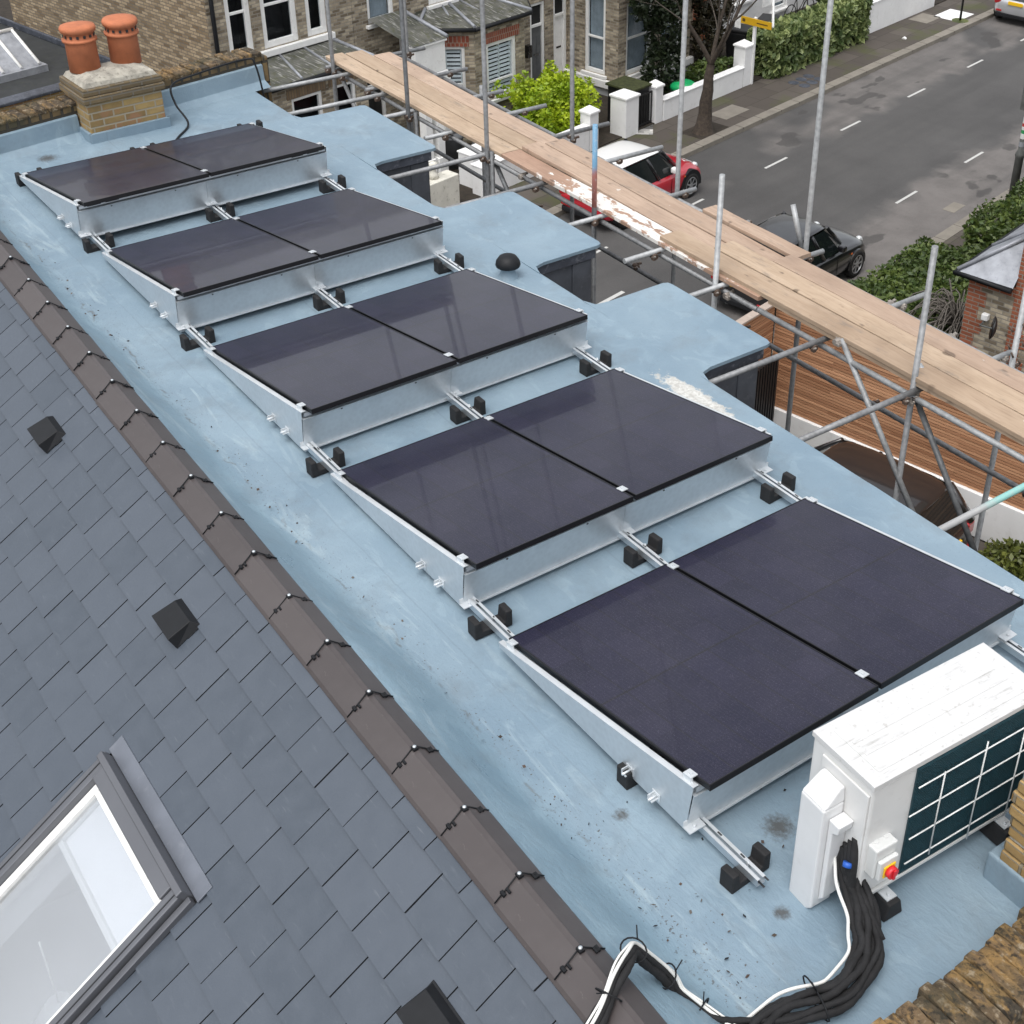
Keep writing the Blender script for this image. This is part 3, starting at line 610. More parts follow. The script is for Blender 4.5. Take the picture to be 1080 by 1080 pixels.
def mount_proto():
    g = thing('panel_mount', 'x', 'panel mount', group='galvanised panel mounts')
    c = PL*math.cos(TILT); tn = math.tan(TILT); zt = lambda x: .114+x*tn-.040
    xb, xt = 1.603, 1.640
    for sy, name in ((-1, 'side_plate'), (1, 'side_plate')):
        y = -.048 if sy < 0 else WT+.045; m = MB().mat('galvanised')
        m.prism([(-.02, .055), (xb, .055), (xt, zt(xt)+.012), (.02, zt(.02)+.012), (-.03, .085)][::-1], y, y+.003, 'y')
        m.mat('bright_zinc').prism([(-.03, .0862), (.02, zt(.02)+.0125), (xt, zt(xt)+.0125), (xt, zt(xt)+.016), (.02, zt(.02)+.016), (-.03, .0897)], y if sy < 0 else y-.030, y+.033 if sy < 0 else y+.003, 'y')
        o = m.build(name, g)
        for bx in (1.17, 1.38):
            bm = MB().mat('bright_zinc')
            a, b = (y-.045, y-.001) if sy < 0 else (y+.004, y+.048)
            bm.box(bx-.018, bx+.018, a, b, .088, .094).box(bx-.018, bx-.013, a, b, .094, .118).box(bx-.03, bx+.03, (b-.004) if sy < 0 else a, b if sy < 0 else a+.004, .075, .125)
            bm.tube([(bx+.004, a-.012, .104), (bx+.004, b, .104)], .006, 8)
            bm.build('bolt_bracket', o)
    m = MB().mat('galvanised'); half = WT*.49
    prof = [(xb, .056), (xt, zt(xt)-.045), (xt+.003, zt(xt)-.045), (xb+.003, .056)]
    for (a, b) in ((-.044, half-.001), (half+.001, WT+.044)):
        mm = MB().mat('galvanised').prism(prof, a, b, 'y')
        mm.prism([(xt-.05, zt(xt)-.042), (xt+.012, zt(xt)-.042), (xt+.012, zt(xt)-.038), (xt-.05, zt(xt)-.038)], a, b, 'y')
        mm.mat('bright_zinc').prism([(xb+.0035, .052), (xb+.020, .052), (xb+.020, .060), (xb+.0035, .0565)], a, b, 'y')
        for k in (.25, .75): mm.mat('window_dark').box(xt-.002, xt+.0042, a+(b-a)*k-.006, a+(b-a)*k+.006, zt(xt)-.062, zt(xt)-.054)
        mm.build('front_plate', g)
    t = MB().mat('rail_metal')
    MB().mat('rail_metal').prism([(.05, zt(.05)-.03), (.10, zt(.10)-.03), (.10, zt(.1)+.002), (.05, zt(.05)+.002)], -.03, WT+.03, 'y').build('support_bar', g)
    t.prism([(xt-.045, zt(xt)-.032), (xt+.006, zt(xt)-.023), (xt+.002, zt(xt)+.002), (xt-.05, zt(xt)-.007)], -.03, WT+.03, 'y')
    for y in (.10, .26, WT-.26, WT-.10): t.mat('window_dark').prism([(xt+.0066, zt(xt)-.014), (xt+.009, zt(xt)-.014), (xt+.009, zt(xt)-.004), (xt+.0066, zt(xt)-.004)], y-.06, y+.06, 'y')
    t.build('support_bar', g)
    for y in (-.012, WT/2, WT+.012):
        for x in (.055, 1.575):
            k = MB().mat('bright_zinc'); z = .114+x*tn; wd = .022 if abs(y-WT/2) > .1 else .024
            k.box(-.03, .03, -wd, wd, .001, .006).box(-.012, .012, -.007, .007, .006, .013)
            if abs(y-WT/2) > .1: k.box(-.03, .03, *((-wd, -wd+.012) if y < .5 else (wd-.012, wd)), -.042, .001)
            k.build('clamp', g, matrix=Matrix.Translation((x, y, z)) @ Matrix.Rotation(-TILT, 4, 'Y'))
    for y in (-.02, WT/2, WT+.02):
        k = MB().mat('bright_zinc').box(xb+.002, xb+.06, y-.05, y+.05, .0905, .096).box(xb+.005, xb+.010, y-.05, y+.05, .096, .13); k.tube([(xb+.035, y, .096), (xb+.035, y, .112)], .009, 8); k.build('foot_bracket', g)
    return g
pp = panel_proto(); mp = mount_proto()
SIDE = ['on the slate ridge side', 'on the scaffold side']
for i, (x, y, yaw, z) in enumerate(ROWS):
    mt = mp if i == 0 else copy_tree(mp)
    mt.location = (x, y, z-.114); mt.rotation_euler = (0, 0, yaw); mt['label'] = 'galvanised tilted mount under the two panels ' + RNAME[i]
    for j in range(2):
        p = pp if i == 0 and j == 0 else copy_tree(pp)
        Mx = Matrix.Translation((x, y, z)) @ Matrix.Rotation(yaw, 4, 'Z') @ Matrix.Rotation(-TILT, 4, 'Y') @ Matrix.Translation((0, j*(PW+GAP), 0))
        p.matrix_world = Mx; p.location = Mx.to_translation(); p.rotation_euler = Mx.to_euler()
        p['label'] = 'black solar panel ' + SIDE[j] + ' ' + RNAME[i]
RAILN = ['nearest the slate ridge', 'along the middle of the panels', 'nearest the scaffold']
for k, y in enumerate((.022, 1.135, 2.268)):
    r = thing('mounting_rail', 'long slotted steel mounting rail ' + RAILN[k], 'rail', (0, y, 0), 0, 'mounting rails under the solar rows')
    x0, x1 = -3.55, 6.80; m = MB().mat('rail_metal')
    m.box(x0, x1, -.026, -.022, .046, .088).box(x0, x1, .022, .026, .046, .088).box(x0, x1, -.0218, .0218, .046, .050).mat('bright_zinc').box(x0, x1, -.026, -.008, .0882, .0905).box(x0, x1, .008, .026, .0882, .0905)
    m.build('rail', r)
    s = MB().mat('window_dark'); x = x0+.1
    while x < x1: s.box(x, x+.045, -.0055, .0055, .0502, .0518); s.box(x+.02, x+.05, .012, .022, .0906, .0912); x += .165
    s.build('slot', r)
FEETX = [(-3.50, 'behind the farthest row'), (-1.70, 'behind the second row from the chimney'), (.40, 'behind the middle row'), (2.49, 'behind the fourth row from the chimney'), (4.50, 'behind the row nearest the outdoor unit'), (5.90, 'under the row nearest the outdoor unit'), (6.69, 'at the rail end by the outdoor unit')]
foot = None
FR = ['slate-side', 'middle', 'scaffold-side']
for k, y in enumerate((.012, 1.135, 2.272)):
    for (x, nm) in FEETX:
        if foot is None:
            m = MB().mat('black_rubber').prism([(-.125, 0), (.125, 0), (.125, .115), (.083, .115), (.075, .045), (-.075, .045), (-.083, .115), (-.125, .115)], -.045, .045, 'x')
            foot = m.build('rubber_foot', bevel=.007); f = foot
            b = MB().mat('bright_zinc').tube([(0, .015, .045), (0, .015, .098)], .007, 8); b.build('bolt', f)
        else: f = copy_tree(foot)
        f.location = (x, y+.01, 0.0); f.rotation_euler = (0, 0, R(random.uniform(-4, 4)))
        tag(f, 'black rubber foot on the %s rail %s' % (FR[k], nm), 'rubber foot', 'black rubber feet under the rails')

# ------------------------------------------------------------------ outdoor unit and pipes
ac = thing('heat_pump_unit', 'white outdoor air conditioning unit with wire guard at the roof edge', 'outdoor unit', (7.01, .80, 0), R(-3.5))
X, Y, Z0, Z1 = .195, .535, .13, .87
m = MB().mat('steel_white').box(-X, X, -Y, Y, Z0+.012, Z1-.03); m.build('casing', ac, bevel=.012)
m = MB().mat('unit_lid').box(-X-.006, X+.006, -Y-.006, Y+.006, Z1-.029, Z1); m.box(-X+.05, X-.05, -Y+.07, Y-.07, Z1, Z1+.003).box(-.05, -.035, -Y+.09, Y-.09, Z1+.003, Z1+.006).box(.03, .045, -Y+.09, Y-.09, Z1+.003, Z1+.006); m.build('lid', ac, bevel=.010)
m = MB().mat('grey_box').box(-X-.004, X+.012, -Y-.004, Y+.004, Z0-.01, Z0+.011); m.build('base_tray', ac, bevel=.004)
m = MB().mat('teal_fins').box(X+.001, X+.010, -Y+.255, Y-.03, Z0+.02, Z1-.035)
for i in range(60):
    z = Z0+.03+i*.0113; m.box(X+.010, X+.013, -Y+.26, Y-.035, z, z+.004)
m.build('heat_exchanger', ac)
g = MB().mat('wire_white'); xg = X+.034
for z in (.25, .415, .58, .745): 
    y0 = -Y+.25 if z not in (.58,) else -Y+.22
    g.tube([(xg, y0, z), (xg, Y-.01, z), (X-.02, Y+.008, z)], .0038, 6)
for i, y in enumerate((-.13, .13, .39)): g.tube([(xg+.004, y, .16 if i else .22), (xg+.004, y, .80 if i % 2 else .76)], .0038, 6)
g.build('wire_guard', ac)
m = MB().mat('steel_white').box(-.12, X-.012, -Y-.012, -Y-.0005, .20, .80); m.build('service_panel', ac, bevel=.005)
m = MB().mat('plastic_white'); 
m.prism([(-.10, .66), (.055, .66), (.055, .02), (.02, -.02), (-.10, -.02)], -Y-.135, -Y-.013, 'y').build('pipe_cover', ac, bevel=.010)
m = MB().mat('plastic_white').add([(-.10, -Y-.135, .662), (.055, -Y-.135, .662), (.055, -Y-.013, .662), (-.10, -Y-.013, .662), (-.09, -Y-.04, .745), (.045, -Y-.04, .745), (.045, -Y-.013, .745), (-.09, -Y-.013, .745)], [(0, 1, 5, 4), (1, 2, 6, 5), (2, 3, 7, 6), (3, 0, 4, 7), (4, 5, 6, 7), (3, 2, 1, 0)]); m.build('cover_hood', ac, bevel=.008)
m = MB().mat('plastic_white').prism([(.057, .60), (.125, .60), (.118, .55), (.085, .53), (.085, .10), (.057, .06)], -Y-.10, -Y-.013, 'y'); m.build('side_trunking', ac, bevel=.006)
T_ = Matrix.Translation((X+.004, -Y+.135, .40))
m = MB().mat('grey_box').box(-.05, .05, -.11, .02, -.09, .09, T_); sw = m.build('isolator_switch', ac, bevel=.008)
m = MB().mat('grey_box').box(.051, .075, -.10, .01, -.085, .03, T_); m.build('switch_cover', sw, bevel=.006)
for yy in (-.07, -.01): MB().mat('grey_box').tube([tuple(T_ @ Vector((0, yy, .09))), tuple(T_ @ Vector((0, yy, .094)))], .014, 12).build('screw_cap', sw)
MB().mat('isolator_yellow').box(.0755, .083, -.08, -.01, -.07, .0, T_).build('switch_plate', sw, bevel=.004)
m = MB().mat('isolator_red').tube([tuple(T_ @ Vector((.083, -.045, -.035))), tuple(T_ @ Vector((.108, -.045, -.035)))], .031, 16); m.box(.109, .116, -.052, -.038, -.062, -.008, T_); m.build('switch_knob', sw)
m = MB().mat('alloy').tube([(X+.02, Y-.005, Z0+.03), (X+.02, Y-.005, Z1-.08)], .016, 8); m.build('side_pipe', ac)
for y in (-.37, .40):
    f = MB().mat('black_rubber').prism([(y-.06, 0), (y+.06, 0), (y+.035, .10), (y-.035, .10)], -.27, .29, 'x'); f.build('anti_vibration_foot', ac, bevel=.008)
    f = MB().mat('bright_zinc').box(X-.01, X+.07, y-.03, y+.03, .102, .108); f.tube([(X+.045, y, .108), (X+.045, y, .122)], .010, 8); f.build('foot_bolt', ac)
def bez(pts, n=14):                                   # smooth path through points (Catmull-Rom)
    P = [Vector(p) for p in pts]; P = [P[0]*2-P[1]] + P + [P[-1]*2-P[-2]]; out = []
    for i in range(1, len(P)-2):
        for k in range(n):
            t = k/n; a, b, c, d = P[i-1], P[i], P[i+1], P[i+2]
            out.append(.5*((2*b)+(c-a)*t+(2*a-5*b+4*c-d)*t*t+(3*b-a-3*c+d)*t**3))
    return out+[P[-2]]
PA = [(7.06, .30, .42), (7.13, .27, .24), (7.28, .22, .11), (7.40, .10, .075), (7.45, -.12, .07), (7.38, -.36, .07)]
PATH = PA + [(7.24, -.57, .07), (7.08, -.65, .10), (6.985, -.72, .22), (6.945, -.86, .42), (6.985, -.965, .52), (7.06, -1.12, .455), (7.125, -1.32, .31), (7.2, -1.55, .13), (7.35, -2.0, -.2), (7.5, -2.6, -.62)]
PATHB = PA + [(7.40, -.56, .065), (7.50, -.70, .06), (7.66, -.76, .06), (7.82, -.80, .10), (7.95, -.85, .22)]
pb = thing('pipe_bundle', 'bundle of black insulated pipes curving over the ridge from the outdoor unit', 'pipes', (0, 0, 0))
def strand(dx, dz, r, mat, wob=.006, path=PATH):
    pts = []; rings = bez(path)
    for i, p in enumerate(rings):
        t = (rings[min(i+1, len(rings)-1)]-rings[max(0, i-1)]).normalized(); sidev = t.cross(Vector((0, 0, 1)))
        sidev = sidev.normalized() if sidev.length > .1 else Vector((0, 1, 0)); up = sidev.cross(t)
        pts.append(p+sidev*(dx+wob*math.sin(i*.37+dx*90))+up*(dz+wob*.5*math.cos(i*.29+dz*70)))
    rs = [r*(1+.07*math.sin(i*1.9+dx*50)+(.10 if (i % 23) < 2 else 0)) for i in range(len(pts))] if mat == 'foam' else r
    return MB().mat(mat).tube(pts, rs, 9)
for (dx, dz, r) in ((-.046, .0, .019), (-.012, -.004, .019), (-.030, .022, .014)): strand(dx, dz, r, 'foam').build('insulated_pipe', pb)
for (dx, dz, r) in ((.024, .0, .020), (.058, -.004, .021), (.040, .030, .017), (.008, .030, .017)): strand(dx, dz, r, 'foam', path=PATHB).build('insulated_pipe', pb)
for (dx, dz, r) in ((-.026, .040, .0075), (-.012, .038, .005)): strand(dx, dz, r, 'white_cable', .004, [(7.46, -.46, .02), (7.36, -.53, .03)]+PATH[7:]).build('cable', pb)
strand(.090, .010, .008, 'white_cable', .004, PATHB).build('cable', pb); rings = bez(PATH)
for i in (62, 92, 112, 132, 152):
    p = rings[i]; t = (rings[i+1]-rings[i-1]).normalized(); s1 = t.cross(Vector((0, 0, 1))).normalized(); u1 = s1.cross(t); hw = .115 if i < 78 else .058; p = p+s1*(.03 if i < 78 else -.028); rg = [p+s1*hw*math.cos(a)+u1*(.012+.046*math.sin(a)) for a in np.linspace(0, 2*math.pi, 17)]
    tie = MB().mat('black_plastic').tube(rg, .004, 5, caps=False); tie.tube([rg[4]-u1*.004, rg[4]+u1*.05+t*.02+s1*.02], .003, 5); tie.build('cable_tie', pb)
for k in range(4):                                    # pipes coming out of the unit
    a = .028*k; MB().mat('foam').tube(bez([(7.12-.018*k, .255-.004*k, .50-.03*k), (7.15-.012*k, .225, .36-.02*k), (7.17+.004*k, .22+.012*k, .21), (7.30+.022*k, .17+.02*k, .075)], 8), .020, 8).build('insulated_pipe', pb)
MB().mat('blue_tape').tube([(7.13, .21, .385), (7.137, .198, .366)], .0215, 10).build('tape', pb)
bc = thing('black_cable', 'black cable running from the brick parapet down onto the blue roof', 'cable')
MB().mat('black_plastic').tube(bez([(-4.62, 2.98, -.3), (-4.66, 2.92, .28), (-4.68, 2.80, .37), (-4.55, 2.2, .36), (-4.36, 1.84, .36), (-4.24, 1.80, .20), (-4.06, 1.84, .03), (-3.80, 1.62, .01), (-3.55, 1.42, .01)], 10), .011, 8).build('cable', bc)

# ------------------------------------------------------------------ scaffold
TR = .0242
sc = thing('scaffold', 'steel tube scaffold standing beside the blue flat roof', 'scaffold', (0, 4.5, GZ))
def tubepart(name, a, b, mat='tube'):
    o = sc.location; m = MB().mat(mat); A, Bv = Vector(a)-o, Vector(b)-o
    m.tube([A, Bv], TR, 14, caps=True); return m.build(name, sc)
IY, OY = 4.07, 5.09; bottom = -8.17
STD = [(-5.10, IY, 6.6, 'tube'), (-3.25, 4.01, 6.6, 'tube_dark'), (-1.76, IY, 6.6, 'tube'), (.08, IY, .815, 'tube_blue'), (1.82, IY, .923, 'tube_pale'), (4.02, 4.14, 1.11, 'tube'),
       (-5.12, OY, 6.6, 'tube'), (-3.45, OY, -.02, 'tube'), (-1.72, OY+.03, 6.6, 'tube'), (.05, OY+.02, 6.6, 'tube_pale'), (1.82, OY+.05, 6.4, 'tube_pale'), (4.21, OY-.02, .775, 'tube_pale')]
def coupler(x, y, z, ax='y', mat='rust', parent=sc):
    m = MB().mat(mat); o = Vector((x, y, z))-sc.location
    m.tube([o+Vector((-.035, 0, 0)), o+Vector((.035, 0, 0))] if ax == 'x' else [o+Vector((0, -.035, 0)), o+Vector((0, .035, 0))] if ax == 'y' else [o+Vector((0, 0, -.03)), o+Vector((0, 0, .03))], .0285, 8)
    T = Matrix.Translation(o); m.box(-.045, -.02, .02, .055, -.015, .015, T).box(.02, .06, -.05, -.02, -.014, .014, T).box(-.012, .012, .03, .07, .01, .03, T)
    m.mat('coupler').tube([o+Vector((.03, -.035, .0)), o+Vector((.065, -.035, .028))], .009, 6).tube([o+Vector((-.03, .05, .0)), o+Vector((-.02, .085, .02))], .009, 6)
    return m.build('coupler', sc, bevel=.003)
for (x, y, z, mt) in STD:
    if mt == 'tube_blue':
        m = MB().mat('tube_blue').tube([(0, 0, -.1), (0, 0, z)], TR, 14); m.build('standard', sc, loc=Vector((x, y, 0))-sc.location); tubepart('standard', (x, y, bottom), (x, y, -.102), 'tube_dark')
    else: tubepart('standard', (x, y, bottom), (x, y, z), mt)
tubepart('standard', (-1.70, IY+.02, bottom), (-1.70, IY+.02, -.02), 'tube_dark'); tubepart('standard', (-3.19, IY, bottom), (-3.19, IY, -.05), 'tube_dark')
LZ = -.135                                            # ledgers, transoms on top of them
tubepart('ledger', (-5.3, IY+.05, LZ), (-1.2, IY+.05, LZ), 'tube'); tubepart('ledger', (-1.19, IY+.055, LZ), (2.3, IY+.055, LZ), 'tube'); tubepart('ledger', (2.31, IY+.06, LZ), (7.4, IY+.07, LZ), 'tube_pale')
tubepart('ledger', (-5.3, OY-.05, LZ), (1.9, OY-.05, LZ), 'tube'); tubepart('ledger', (1.92, OY-.035, LZ+.01), (7.4, OY-.03, LZ+.01), 'tube_pale')
tubepart('ledger', (-5.3, OY-.04, -1.13), (.2, OY-.04, -1.14), 'tube_dark'); tubepart('ledger', (.21, OY-.04, -1.13), (7.4, OY-.04, -1.06), 'tube')
TZ = -.075
TRN = [(-4.82, 3.03, 4.6, 'tube_pale'), (-5.16, 4.0, 5.35, 'tube'), (-3.98, 2.90, 4.6, 'tube_pale'), (-4.20, 4.0, 5.36, 'tube'), (-3.31, 3.70, 5.28, 'tube_pale'), (-2.52, 3.78, 4.55, 'tube_pale'), (-2.64, 4.3, 5.41, 'tube_pale'), (-1.79, 2.88, 5.65, 'tube'), (-.84, 2.90, 4.7, 'tube'), (-.92, 4.2, 5.69, 'tube_pale'),
       (.13, 3.70, 5.26, 'tube_pale'), (1.02, 3.70, 5.16, 'tube_pale'), (1.87, 3.68, 5.29, 'tube_pale'), (3.05, 2.92, 4.30, 'tube'), (2.99, 4.32, 5.42, 'tube_pale'), (4.03, 2.90, 4.30, 'tube'), (4.07, 4.5, 5.20, 'tube_pale'), (5.34, 2.93, 5.3, 'tube_teal')]
for (x, a, b, mt) in TRN:
    tubepart('transom', (x, a, TZ), (x+.02, b, TZ), mt)
    if a < 4.1: coupler(x+.02, 4.02, TZ-.03, 'x')
    if b > 5.0: coupler(x+.02, 5.12, TZ-.02, 'x', 'rust' if x < 2 else 'coupler')
for (x, y, z, mt) in STD: coupler(x, y+.02, LZ+.0, 'z')
for x in (-4.0, -2.3, -.5, 1.2, 2.9, 4.6): coupler(x, OY-.03, -1.12, 'x')
for (a, b, mt) in (((3.26, 4.13, .02), (4.25, 4.13, -1.16), 'tube_pale'), ((4.03, 4.20, -.20), (4.85, 4.20, -1.25), 'tube_dark'), ((-1.74, 4.15, -.16), (-1.30, 4.15, -.65), 'tube_dark'), ((-5.05, 4.15, -.2), (-4.45, 4.15, -.85), 'tube'), ((1.78, 5.13, -.05), (1.62, 5.13, .32), 'tube_pale'), ((1.86, 5.02, -.02), (2.05, 5.02, -.5), 'tube_pale'), ((1.84, 4.12, -.1), (1.6, 4.12, -.9), 'tube_dark'), ((4.05, 4.28, -.04), (3.93, 4.28, .05), 'tube_pale')):
    tubepart('brace', a, b, mt)
for (x, y, z) in ((3.25, 4.10, 0.0), (4.03, 4.12, -.16), (4.0, 4.2, -.12), (-1.2, 4.12, -.13), (1.95, 4.1, -.14), (3.6, OY-.03, LZ+.01), (2.9, OY, LZ+.01)): coupler(x, y, z, 'y', 'coupler')
ch = MB().mat('rust')
for i in range(9):
    a = i/8; p = Vector((4.21+.05*math.sin(i*2.1), 5.05+.03*math.cos(i*1.7), .35-.42*a))-sc.location; ch.tube([p, p+Vector((.02, .01, -.04))], .008, 6)
ch.build('chain', sc)
BO = [(4.10, 4.33, -5.35, -1.55, 0, 0, 'board_pale', 'pale inner scaffold board at the far end of the walkway'), (4.105, 4.335, -1.54, 2.32, 0, 0, 'board_splash', 'white paint splashed scaffold board along the inner edge'),
      (4.345, 4.575, -5.30, -1.0, 0, 0, 'board_pale', 'pale middle scaffold board at the far end of the walkway'), (4.585, 4.815, -5.05, -.75, 0, 0, 'board_pink', 'pinkish outer scaffold board at the far end of the walkway'),
      (4.345, 4.575, -1.52, 1.42, .04, 0, 'board_pink', 'overlapping middle scaffold board beside the blue and red pole'), (4.585, 4.815, -1.45, 1.93, .04, 0, 'board_pink', 'overlapping outer scaffold board opposite the blue and red pole'),
      (4.13, 4.36, .98, 6.9, .04, .04, 'board_pale', 'long inner scaffold board lapped over the paint splashed board'), (4.375, 4.605, 1.435, 6.9, .04, .04, 'board_pale', 'long middle scaffold board above the wooden fence'), (4.615, 4.845, 1.945, 6.9, .04, .04, 'board_pink', 'long outer scaffold board above the hedge'),
      (4.83, 5.0, .75, 2.02, .04, .04, 'board_pink', 'short outer scaffold board ending by the black parked car'),
      (4.14, 4.36, 2.40, 6.9, 0, 0, 'board_pale', 'lower inner scaffold board beneath the long boards'), (4.62, 4.84, 1.95, 6.9, 0, 0, 'board_pale', 'lower outer scaffold board beneath the long boards')]
for (y0, y1, x0, x1, za, zb, mt, lb) in BO:
    m = MB().mat(mt); n = 14; rings_ = []
    for i in range(n+1):
        t = i/n; x = x0+(x1-x0)*t; z = za+(zb-za)*t + .004*math.sin(t*9+y0*7)*min(1, 6*t*(1-t)) ; dy = .003*math.sin(t*7+x0)
        e = 0 if 0 < i < n else .0
        rings_.append([(x, y0+dy, z-.038), (x, y1+dy, z-.038), (x, y1+dy, z-.004), (x, y1+dy-.005, z), (x, y0+dy+.005, z), (x, y0+dy, z-.004)])
    m.loft(rings_); o = m.build('scaffold_board', bevel=0); tag(o, lb, 'scaffold board', 'timber scaffold boards of the walkway')
    for xe in (x0+.004, x1-.004):
        if za == zb: MB().mat('galvanised').box(xe-.012, xe+.012, y0-.0015, y1+.0015, za-.0395, za-.005).build('end_band', o) if xe > 6 or xe < -5 else None
# ------------------------------------------------------------------ ground, road, pavements
def sheet(name, c0, c1, s0, s1, z0, z1, mat, kind='structure'):
    o = MB().mat(mat).box(c0, c1, s0, s1, z0, z1).build(name, rotz=ST); o['kind'] = kind; return o
sheet('ground', -260, 260, -260, 260, GZ-.3, GZ-.02, 'soil')
sheet('road', -11.5, -4.17, -60, 160, GZ-.2, GZ, 'asphalt')
PV = -8.18
sheet('pavement', -13.45, -11.81, -60, 160, GZ-.2, PV, 'paving'); sheet('kerb', -11.80, -11.502, -60, 160, GZ-.2, PV+.002, 'kerb_stone')
sheet('pavement', -3.86, -2.30, -60, 160, GZ-.2, PV, 'paving'); sheet('kerb', -4.168, -3.87, -60, 160, GZ-.2, PV+.002, 'kerb_stone')
kj = MB().mat('soil')
for i in range(70):
    s = 2+i*.915; kj.box(-11.803, -11.499, s, s+.012, PV-.05, PV+.0035).box(-4.171, -3.867, s, s+.012, PV-.05, PV+.0035)
o = kj.build('kerb_joint', rotz=ST); o['kind'] = 'structure'
sheet('path', -17.3, -13.46, -10, 60, GZ-.2, -8.155, 'soil'); sheet('driveway', -2.29, 9, 2.6, 12.3, GZ-.2, -8.16, 'paving')
dm = 0
for i in range(-2, 14):
    for c, s in ((-9.58, 20.0+3.64*(i-1)), (-5.93, 20.45+3.52*(i-1))):
        o = MB().mat('road_paint').box(-.036, .036, -.5, .5, 0, .004).build('road_marking', loc=st(c, s, GZ+.0005), rotz=ST); o['kind'] = 'structure'
o = MB().mat('road_paint').box(-.05, .05, -.6, .6, 0, .004).build('road_marking', loc=st(-7.9, 14.8, GZ+.0005), rotz=ST); o['kind'] = 'structure'
o = MB().mat('checker_tiles').box(-1.6, .55, -.55, .55, 0, .02).build('tiled_path', loc=st(-13.75, 22.88, PV-.012), rotz=ST+R(38)); o['kind'] = 'structure'
def patch(name, c, s, dc, ds, mat, z): o = MB().mat(mat).box(-dc, dc, -ds, ds, 0, .004).build(name, loc=st(c, s, z), rotz=ST); o['kind'] = 'structure'
patch('paving_slab', -12.5, 25.6, .3, .55, 'kerb_stone', PV); patch('paving_slab', -12.95, 37.4, .35, .5, 'kerb_stone', PV); patch('paving_slab', -12.4, 38.4, .45, .6, 'white_render', PV)
mc = thing('manhole_cover', 'round patterned metal covers set in the far pavement', 'manhole cover', st(-12.35, 29.3, PV), ST)
m = MB().mat('lead')
for i in range(3):
    for j in range(2): m.lathe([(.17, 0), (.17, .006), (.15, .008)], 14, Matrix.Translation((j*.38-.2, i*.4-.4, 0)))
m.build('cover', mc)
dc = thing('drain_cover', 'small pale drain cover set in the road near the lamp post', 'drain cover', st(-4.75, 24.2, GZ+.0005), ST); MB().mat('kerb_stone').box(-.16, .16, -.30, .30, 0, .005).build('cover', dc)
lt = thing('litter', 'white crumpled litter on the far pavement near the kerb', 'litter', st(-12.3, 34.9, PV), ST)
MB().mat('white_paint').prism([(-.07, 0), (.07, 0), (.05, .05), (-.02, .07)], -.05, .06, 'y').build('paper', lt, bevel=.01)

# ------------------------------------------------------------------ terrace across the street
F, ZT = -17.3, .6
def wallpart(m, p0, p1, z0, z1, holes, mat, depth=.12, arch=None):
    """wall face from p0 to p1 (street plan), outward on the right; holes (u0,u1,z0,z1) with reveals. returns frame data for windows"""
    p0, p1 = Vector((*p0, 0)), Vector((*p1, 0)); d = (p1-p0); L = d.length; d.normalize(); nrm = Vector((d.y, -d.x, 0))
    T = Matrix(((d.x, -nrm.x, 0, p0.x), (d.y, -nrm.y, 0, p0.y), (0, 0, 1, 0), (0, 0, 0, 1)))   # local x along, y into the wall
    us = sorted({0, L, *[h[0] for h in holes], *[h[1] for h in holes]}); zs = sorted({z0, z1, *[h[2] for h in holes], *[h[3] for h in holes]})
    m.mat(mat)
    for a, b in zip(us, us[1:]):
        for c, e in zip(zs, zs[1:]):
            if any(h[0] <= a and b <= h[1] and h[2] <= c and e <= h[3] for h in holes): continue
            m.add([(a, 0, c), (b, 0, c), (b, 0, e), (a, 0, e)], [(0, 1, 2, 3)], T)
    for h in holes:
        a, b, c, e = h[:4]; m.add([(a, 0, c), (b, 0, c), (b, 0, e), (a, 0, e), (a, depth, c), (b, depth, c), (b, depth, e), (a, depth, e)], [(0, 1, 5, 4), (1, 2, 6, 5), (2, 3, 7, 6), (3, 0, 4, 7)], T)
    return T
